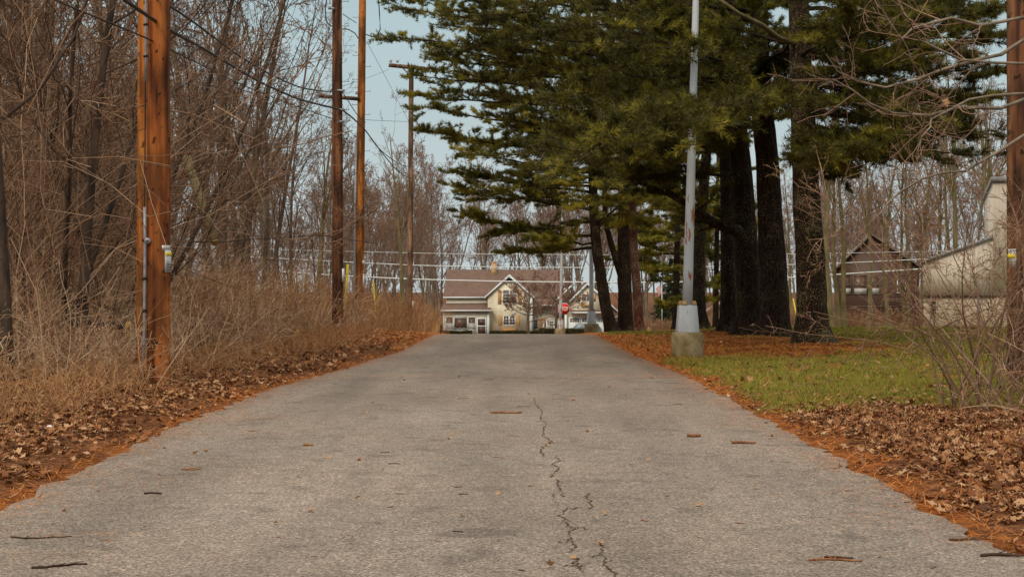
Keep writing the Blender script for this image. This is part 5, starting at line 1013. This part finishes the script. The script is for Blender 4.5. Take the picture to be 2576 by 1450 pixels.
# parked car
M['car_paint'] = mat('car_paint', (.16, .18, .21), rough=.3, spec=.5); M['car_glass'] = mat('car_glass', (.25, .32, .38), rough=.12, spec=.8); M['tyre'] = mat('tyre', (.02, .02, .02))
ca_ = thing('parked_car', 'grey blue car parked before the garage behind the hedge', 'car', (P(1468, 0, 178)[0], 178, P(0, 850, 178)[2] + .02), rz=R(28)); gzc = 0
s_ = [(-2.2, .35), (-2.25, .8), (-2.05, 1.0), (-1.25, 1.12), (-.55, 1.72), (.2, 1.82), (1.6, 1.8), (2.1, 1.2), (2.2, .9), (2.2, .35)]
m_ = MB(); m_.prism(s_, -.85, .85); bd = m_.build('body', M['car_paint'], ca_)
mod = bd.modifiers.new('bevel', 'BEVEL'); mod.width = .08; mod.segments = 3
for s in (-1, 1):
    m_ = MB(); y0 = s * .855; m_.prism([(-1.1, 1.15), (-.52, 1.66), (.35, 1.74), (.35, 1.15)], min(y0, y0 + s * .01), max(y0, y0 + s * .01)); m_.prism([(.42, 1.15), (.42, 1.74), (1.5, 1.72), (1.85, 1.2)], min(y0, y0 + s * .01), max(y0, y0 + s * .01)); m_.build('side_window', M['car_glass'], ca_)
    m_ = MB(); m_.box(-1.25, -1.1, s * .86, s * 1.02, 1.1, 1.25) if s < 0 else m_.box(-1.25, -1.1, .86, 1.02, 1.1, 1.25); m_.build('wing_mirror', M['black'], ca_)
    m_ = MB(); m_.box(-2.275, -2.2, s * .62 - .14, s * .62 + .14, .72, .86); m_.build('headlight', M['signwhite'], ca_)
    for xw in (-1.4, 1.4): m_ = MB(); m_.cyl((xw, s * .7, .36), (xw, s * .9, .36), .36, S=20); w_ = m_.build('wheel', M['tyre'], ca_); m_ = MB(); m_.cyl((xw, s * .9, .36), (xw, s * .915, .36), .2, S=14); m_.build('rim', M['plate'], w_)
m_ = MB(); A = np.array([(-1.22, -.72, 1.14), (-1.22, .72, 1.14), (-.6, .66, 1.70), (-.6, -.66, 1.70)]); m_.add(np.vstack([A + [-.03, 0, .02], A]), [(0, 1, 2, 3), (7, 6, 5, 4), (0, 4, 5, 1), (1, 5, 6, 2), (2, 6, 7, 3), (3, 7, 4, 0)]); m_.build('windscreen', M['car_glass'], ca_)

# flagpole, flag, pillar, hydrant
def fz(a, b, y=155.): return P((2400 + .1793 * a) / 1.4907, (1020 + .1793 * b) / 1.4907, y)
b_ = fz(462, 1240); t_ = fz(455, 95); fp = thing('flagpole', 'white flagpole in front of the dark spruce', 'flagpole', b_)
m_ = MB(); m_.cyl(b_, t_, .05, .035, 10); part(m_, 'pole', M['white'], fp, True); m_ = MB(); m_.lathe((t_[0], t_[1], t_[2]), [(.02, 0), (.07, .06), (.02, .13)], 10); part(m_, 'finial', M['white'], fp)
FM = [mat('flag_red', (.55, .03, .03)), mat('flag_white', (.8, .8, .8)), mat('flag_blue', (.03, .04, .16))]
fl = MB(); top = np.array(fz(452, 150)); n_u, n_v = 40, 26; Lf, Hf = 1.9, 1.15
def flagp(a, b):   # a along fly 0..1, b down hoist 0..1 : hanging limp beside the pole
    d = a * Lf; x = -.12 * math.sin(a * 9 + b * 2) * (.3 + .7 * a) - a * .55 + .08 * math.sin(b * 3); return top + np.array([x * (1 - .3 * b), .16 * math.cos(a * 11 + b * 2) * a, -b * Hf - .75 * a * Lf * .8])
for i in range(n_u):
    for j in range(n_v):
        mi = 0 if (j // 2) % 2 == 0 else 1
        if i < n_u * .4 and j < 14: mi = 1 if (i % 3 == 1 and j % 2 == 1) else 2
        fl.add([flagp(i / n_u, j / n_v), flagp((i + 1) / n_u, j / n_v), flagp((i + 1) / n_u, (j + 1) / n_v), flagp(i / n_u, (j + 1) / n_v)], [0, 1, 2, 3], mi)
fo = fl.build('flag', FM, org=tuple(top)); tag(fo, 'limp red white and blue flag hanging from the flagpole', 'flag')
mod = fo.modifiers.new('thickness', 'SOLIDIFY'); mod.thickness = .01
pl_ = thing('stone_pillar', 'pale brick entrance pillar right of the yellow hydrant', 'pillar', fz(290, 1270))
q0, q1 = fz(217, 1290), fz(368, 1130); hw = (q1[0] - q0[0]) / 2; xc = (q0[0] + q1[0]) / 2
M['pale_brick'] = mat('pale_brick', (.36, .31, .22), (.46, .41, .31), 5)
m_ = MB(); nb = 7
for k in range(nb): a = q0[2] + (q1[2] - q0[2]) * k / nb; b = q0[2] + (q1[2] - q0[2]) * (k + 1) / nb; m_.box(xc - hw, xc + hw, 155 - hw, 155 + hw, a, b - .02); m_.box(xc - hw + .02, xc + hw - .02, 155 - hw + .02, 155 + hw - .02, b - .02, b)
part(m_, 'shaft', M['pale_brick'], pl_); m_ = MB(); c0 = fz(205, 1134)[0]; m_.box(c0, 2 * xc - c0, 155 - (xc - c0), 155 + (xc - c0), q1[2], q1[2] + .12); m_.prism([(c0 + .05, q1[2] + .12), (2 * xc - c0 - .05, q1[2] + .12), (xc + .3, q1[2] + .28), (xc - .3, q1[2] + .28)], 155 - hw, 155 + hw); part(m_, 'cap', M['pale_brick'], pl_)
ln_ = thing('lantern', 'dark lantern on top of the pale brick pillar', 'lantern', (xc, 155, q1[2] + .28))
m_ = MB(); m_.lathe((0, 0, 0), [(.12, 0), (.05, .05), (.05, .2), (.15, .24), (.16, .28)], 12); m_.lathe((0, 0, .62), [(.26, 0), (.14, .14), (.05, .2), (.03, .3)], 12); m_.build('frame', M['bark_dark'], ln_); m_ = MB(); m_.lathe((0, 0, .28), [(.14, 0), (.2, .34)], 8); m_.build('glass', M['glass'], ln_)
hq = fz(180, 1290, 150); hy_ = thing('fire_hydrant', 'bright yellow fire hydrant left of the brick pillar', 'fire hydrant', hq); ht = fz(0, 1142, 150)[2] - hq[2]
m_ = MB(); m_.lathe((0, 0, 0), [(.2, 0), (.2, .05), (.15, .08), (.15, ht - .42)], 16); m_.cyl((-.26, 0, ht - .45), (.26, 0, ht - .45), .08, S=12); m_.cyl((0, -.27, ht - .45), (0, 0, ht - .45), .1, S=12); m_.build('barrel', M['yellow'], hy_)
m_ = MB(); m_.lathe((0, 0, ht - .42), [(.24, 0), (.24, .06), (.2, .16), (.13, .28), (.06, .33), (.06, .42)], 16); m_.build('bonnet', M['yellow'], hy_)
# white garden stand at the left of the house
def wz(a, b, y=170.): return P((1180 + .331 * a) / 1.4907, (850 + .331 * b) / 1.4907, y)
a0, a1 = wz(1170, 1215), wz(1242, 1098); gs0 = thing('garden_stand', 'white wire garden stand in the weeds left of the house', 'plant stand', (a0[0], 170, a0[2]))
for xx in (a0[0], a1[0]):
    for yy in (169.8, 170.2): m_ = MB(); m_.cyl((xx, yy, a0[2]), (xx, yy, a1[2]), .03, S=6); part(m_, 'leg', M['white'], gs0)
m_ = MB(); m_.box(a0[0] - .08, a1[0] + .08, 169.72, 170.28, a1[2], a1[2] + .06); part(m_, 'top', M['white'], gs0)
m_ = MB(); q = np.linspace(0, 1, 33); zc = (a0[2] + a1[2]) / 2 + .2
for k in (0, 1): m_.tubes([np.stack([a0[0] + (a1[0] - a0[0]) * q, np.full(33, 169.8), zc + .16 * np.sin(q * 4 * PI + k * PI)], -1)], np.full((1, 33), .022), 4)
m_.box(a0[0], a1[0], 169.78, 169.82, zc - .25, zc - .2); part(m_, 'scrollwork', M['white'], gs0)
def simple_house(name, label, u0, u1, ve, ua, va, y, dep, wm, rm, over=.4, vb=852):
    x0, x1 = P(u0, 0, y)[0], P(u1, 0, y)[0]; ze = P(0, ve, y)[2]; xa, za = P(ua, va, y)[0], P(0, va, y)[2]; zb = P(0, vb, y)[2] - .5; root = thing(name, label, 'house' if name != 'garden_shed' else 'shed', ((x0 + x1) / 2, y, zb))
    m = MB(); m.prism([(x0, zb), (x1, zb), (x1, ze), (xa, za - .1), (x0, ze)], y, y + dep); sh = (x0 + x1) / 2 / y * .8
    for v_ in m.V: v_[:, 0] += sh * (v_[:, 1] - y)
    part(m, 'wall', M[wm], root)
    m = MB()
    for xe in (x0, x1):
        sgn = 1 if xe == x1 else -1; sl_ = (za - ze) / abs(xe - xa); e = (xe + sgn * over, ze - sl_ * over)
        pts = [(e[0], y - .4, e[1] + .08), (xa, y - .4, za + .08), (xa, y + dep + .4, za + .08), (e[0], y + dep + .4, e[1] + .08)]; slab(m, pts if sgn < 0 else pts[::-1], .18)
    for v_ in m.V: v_[:, 0] += sh * (v_[:, 1] - y)
    part(m, 'roof', M[rm], root); return root, (x0, x1, zb, ze)
bh, q_ = simple_house('brown_house', 'dark brown wooden house with steep gable behind mossy trunks', 2108, 2312, 668, 2192, 588, 126, 11, 'brown_siding', 'roof_grey', .5)
yb = 126
for a, b in ((2114, 2140), (2148, 2180), (2184, 2212)):
    window(bh, P(a, 0, yb)[0], P(b, 0, yb)[0], P(0, 738, yb)[2], P(0, 693, yb)[2], yb, 1, 1, .05, curtain=.3, sash=True, fm='bark_grey')
window(bh, P(2258, 0, yb)[0], P(2276, 0, yb)[0], P(0, 735, yb)[2], P(0, 705, yb)[2], yb, 1, 1, .06)
m_ = MB(); m_.box(P(2115, 0, yb)[0], P(2290, 0, yb)[0], yb - 1.6, yb - 1.5, P(0, 772, yb)[2], P(0, 768, yb)[2])
for u in range(2120, 2290, 14): m_.box(P(u, 0, yb)[0] - .03, P(u, 0, yb)[0] + .03, yb - 1.58, yb - 1.52, P(0, 800, yb)[2], P(0, 772, yb)[2])
part(m_, 'deck_railing', M['brown_siding'], bh)
simple_house('grey_house', 'pale grey neighbour house half hidden between the pine trunks', 1772, 1985, 786, 1868, 735, 135, 9, 'grey_siding', 'roof_grey')
simple_house('garden_shed', 'tan shed far behind the weeds left of the cream house', 1083, 1107, 812, 1095, 797, 200, 4, 'shutter', 'roof_grey', .2)
simple_house('cream_outbuilding', 'cream low outbuilding showing between two pine trunks', 1862, 1872, 800, 1867, 790, 125, 3, 'cream', 'roof', .2)

# beige metal building on the right
by = 60.; A_ = R(17); xc0 = P(2321, 0, by)[0]; cA, sA = math.cos(A_), math.sin(A_)
def S_(u):      # distance along the front wall (turned 17 degrees towards the road) where picture column u meets it
    k = (u - U0) / F; return (k * by - xc0) / (cA + k * sA)
def Z_(v, u=2321): return CZ - (v - V0) / F * (by - S_(u) * sA)
bb_ = thing('metal_building', 'beige ribbed metal and block building at the right behind the bare shrub', 'building', (xc0, by, Z_(842)), rz=-A_)
def lp(m, name, mt, label=None):
    m.V = [v_ - np.array([0, 0, Z_(842)]) for v_ in m.V]; return m.build(name, M[mt], bb_)
s5, s9 = S_(2498), 24.
m_ = MB(); m_.prism([(0, Z_(743)), (s5, Z_(743)), (s5, Z_(598, 2498)), (0, Z_(660))], 0, 14); m_.box(s5, s9, -.04, 14, Z_(743), Z_(452, 2498)); lp(m_, 'clad_wall', 'beige_metal')
m_ = MB(); m_.box(.04, s9 - .05, .06, 13.9, Z_(842) - .6, Z_(743)); lp(m_, 'block_wall', 'beige_block')
m_ = MB(); m_.prism([(-.06, Z_(662)), (-.06, Z_(655)), (s5, Z_(592, 2498)), (s5, Z_(599, 2498))], -.12, 14.1); m_.prism([(s5 - .08, Z_(457, 2498)), (s5 - .08, Z_(445, 2498)), (s9, Z_(432, 2498)), (s9, Z_(452, 2498))], -.16, 14.1); lp(m_, 'roof_edge', 'fascia')
m_ = MB(); m_.box(0, s5, -.05, .05, Z_(745), Z_(741)); lp(m_, 'flashing', 'bark_dark')
for k in range(5): m_ = MB(); m_.box(S_(2341), S_(2354), .0, .075, Z_(762 + k * 9), Z_(757 + k * 9)); lp(m_, 'vent_louvre', 'black')
m_ = MB(); m_.box(S_(2458), S_(2464), -.03, .1, Z_(842), Z_(744)); lp(m_, 'downspout', 'steel')

# ------------------------------------------------------------------ woodpile bits in the brush
def log(label, p0, p1, r, mt='bark_dark', name='fallen_log'):
    root = thing(name, label, 'log', p0); m = MB(); m.cyl(p0, p1, r, r * .9, 14); part(m, 'stem', M[mt], root, True)
    d = nrm(np.array(p1) - np.array(p0)); m = MB(); m.cyl(np.array(p1) + d * .001, np.array(p1) + d * .012, r * .86, S=14); part(m, 'cut_end', M['cutwood'], root)
M['cutwood'] = mat('cut_wood', (.45, .25, .08), (.60, .38, .14), 20)
log('dark fallen log lying in the brush left of the double pole', P(150, 812, 23.5), P(322, 818, 22.8), .08)
log('short sawn log lying in weeds left of the second pole', P(690, 838, 38), P(748, 838, 37.2), .10)
log('leaning mossy cut limb whose sawn end faces the road', P(470, 395, 33.4), P(541, 609, 31.5), .10, 'bark_moss', 'cut_limb')
m_ = MB(); q = P(125, 1096, 14.2); rt = thing('litter_scrap', 'small crumpled white scrap lying in the left leaf litter', 'litter', (q[0], q[1], float(H(q[0], q[1])) + .02))
m_.lathe((0, 0, 0), [(.02, 0), (.034, .008), (.022, .022), (.008, .026)], 7); m_.build('scrap', M['signwhite'], rt)

# ------------------------------------------------------------------ things lying on the road
M['stick'] = mat('stick', (.14, .05, .02), (.30, .13, .05), 14); M['stick_dark'] = mat('stick_dark', (.03, .015, .008), (.08, .04, .02), 14); M['cone'] = mat('cone', (.22, .09, .03), (.36, .18, .07), 25)
def stick(u, v, lpx, ang, rad, label, mt='stick', seed=0, group=None, twigs=0):
    x, y = gp(u, v); L_ = lpx / F * y; r = np.random.default_rng(seed + int(u)); a = R(ang); t = np.linspace(-.5, .5, 9); K_ = len(t)
    Q = np.stack([t * L_ * math.cos(a), t * L_ * math.sin(a), rad * .9 + 0 * t], -1); Q[:, 1] += L_ * .09 * np.sin(t * 5 + r.uniform(0, 6)); Q[1:-1, :2] += r.normal(0, L_ * .02, (K_ - 2, 2)); root = thing('twig', label, 'twig', (x, y, float(roadz(x, y))), group)
    m = MB(); m.tubes(Q[None], (rad * (1.1 - .35 * (t + .5)) * r.uniform(.85, 1.1, K_))[None], 7, True)
    for k in range(twigs): j = r.integers(2, 7); e = Q[j] + np.array([r.normal(0, .08), r.normal(0, .05), .01]); m.tubes([[tuple(Q[j]), tuple(e)]], [[rad * .6, rad * .3]], 5, True)
    m.build('stem', M[mt], root, True)
stick(1273, 1038, 78, 2, .012, 'long reddish stick lying across the middle of the road', twigs=1)
stick(775, 1119, 24, 0, .012, 'short pale broken stick on the left half of the road', 'cone')
stick(1746, 1096, 34, 0, .016, 'stubby reddish stick on the right half of the road')
stick(1871, 1112, 60, 9, .013, 'dark forked stick on the right half of the road', 'stick', twigs=2)
stick(2445, 1350, 120, -4, .007, 'thick black stick at the lower right road edge', 'stick_dark', twigs=2)
stick(2520, 1390, 110, 6, .009, 'broken black branch in the bottom right corner', 'stick_dark', twigs=3)
stick(2100, 1406, 130, -4, .007, 'long thin twig near the bottom right of the road', 'stick', twigs=2)
stick(2110, 1399, 70, -2, .006, 'short dark twig lying just above the long thin one', 'stick_dark')
stick(100, 1347, 150, 3, .0045, 'dark matted strand of twigs at the lower left road edge', 'stick_dark', twigs=5)
stick(150, 1420, 130, 14, .006, 'dark branched twig in the bottom left corner', 'stick_dark', twigs=5)
stick(385, 1238, 44, 2, .007, 'dark twig on the road left of centre near the curved verge', 'stick_dark', twigs=2)
stick(480, 1178, 50, 0, .006, 'thin reddish twig on the left side of the road', twigs=1)
tw_ = np.random.default_rng(90)
for i in range(52):
    u = tw_.uniform(150, 2450); v = 860 + 580 * tw_.random() ** 1.1; x, y = gp(u, v)
    if not (el(y) + .15 < x < er(y) - .15): continue
    stick(u, v, tw_.uniform(10, 34), tw_.uniform(-60, 60), tw_.uniform(.002, .004), 'tiny twig lying loose on the road surface', tw_.choice(['stick', 'stick', 'stick_dark']), i, 'tiny twigs scattered over the road')
def cone_(u, v, s, label, group=None):
    x, y = gp(u, v); root = thing('pine_cone', label, 'pine cone', (x, y, float(roadz(x, y))), group, rz=tw_.uniform(0, 6)); m = MB(); r = tw_
    th = np.linspace(0, PI, 9); s = s * .72; prf = [(max(.003, s * .62 * math.sin(t_) * (1 if k % 2 else .62)), -s * 1.5 * math.cos(t_)) for k, t_ in enumerate(th)]
    m.lathe((0, 0, 0), prf, 12); m.V = [v_[:, [2, 0, 1]] + np.array([0, 0, s * .5]) for v_ in m.V]; m.build('scales', M['cone'], root)
cone_(1477, 1084, .035, 'largest pine cone, lying right of the crack'); cone_(1942, 1092, .032, 'pine cone beside the right road edge, right of the dark forked stick'); cone_(903, 1156, .028, 'small reddish cone on the left half of the road'); cone_(1128, 1103, .022, 'small yellowish cone left of the crack'); cone_(161, 1279, .026, 'round black cone at the left edge of the road')
cone_(1640, 950 + 78 - 78, .03, 'small cone near the right road edge below the light pole')
for i, (u, v) in enumerate(((1155, 947), (1243, 894), (1017, 955), (1533, 972), (1335, 882), (1190, 871), (1157, 871), (1580, 884), (1615, 905), (938, 1011), (1330, 990), (1442, 1006), (1383, 1113), (518, 1131))):
    cone_(u, v, .024, 'flat reddish cone or bark flake on the road', 'reddish flakes scattered over the road')
lr_ = np.random.default_rng(91)
for i in range(60):
    u = lr_.uniform(300, 2350); v = 865 + 560 * lr_.random() ** 1.2; x, y = gp(u, v)
    if not (el(y) + .2 < x < er(y) - .1): continue
    V_, F_ = leaves(1, np.array([[0., 0.]]), lambda a, b: a * 0, (.018, .038), .8, 200 + i); m_ = MB(); m_.add(V_, F_); o = m_.build('dead_leaf', M['leaf']); o.location = (x, y, float(roadz(x, y)) - .006); tag(o, 'small dead leaf lying loose on the road surface', 'leaf', 'dead leaves scattered over the road')
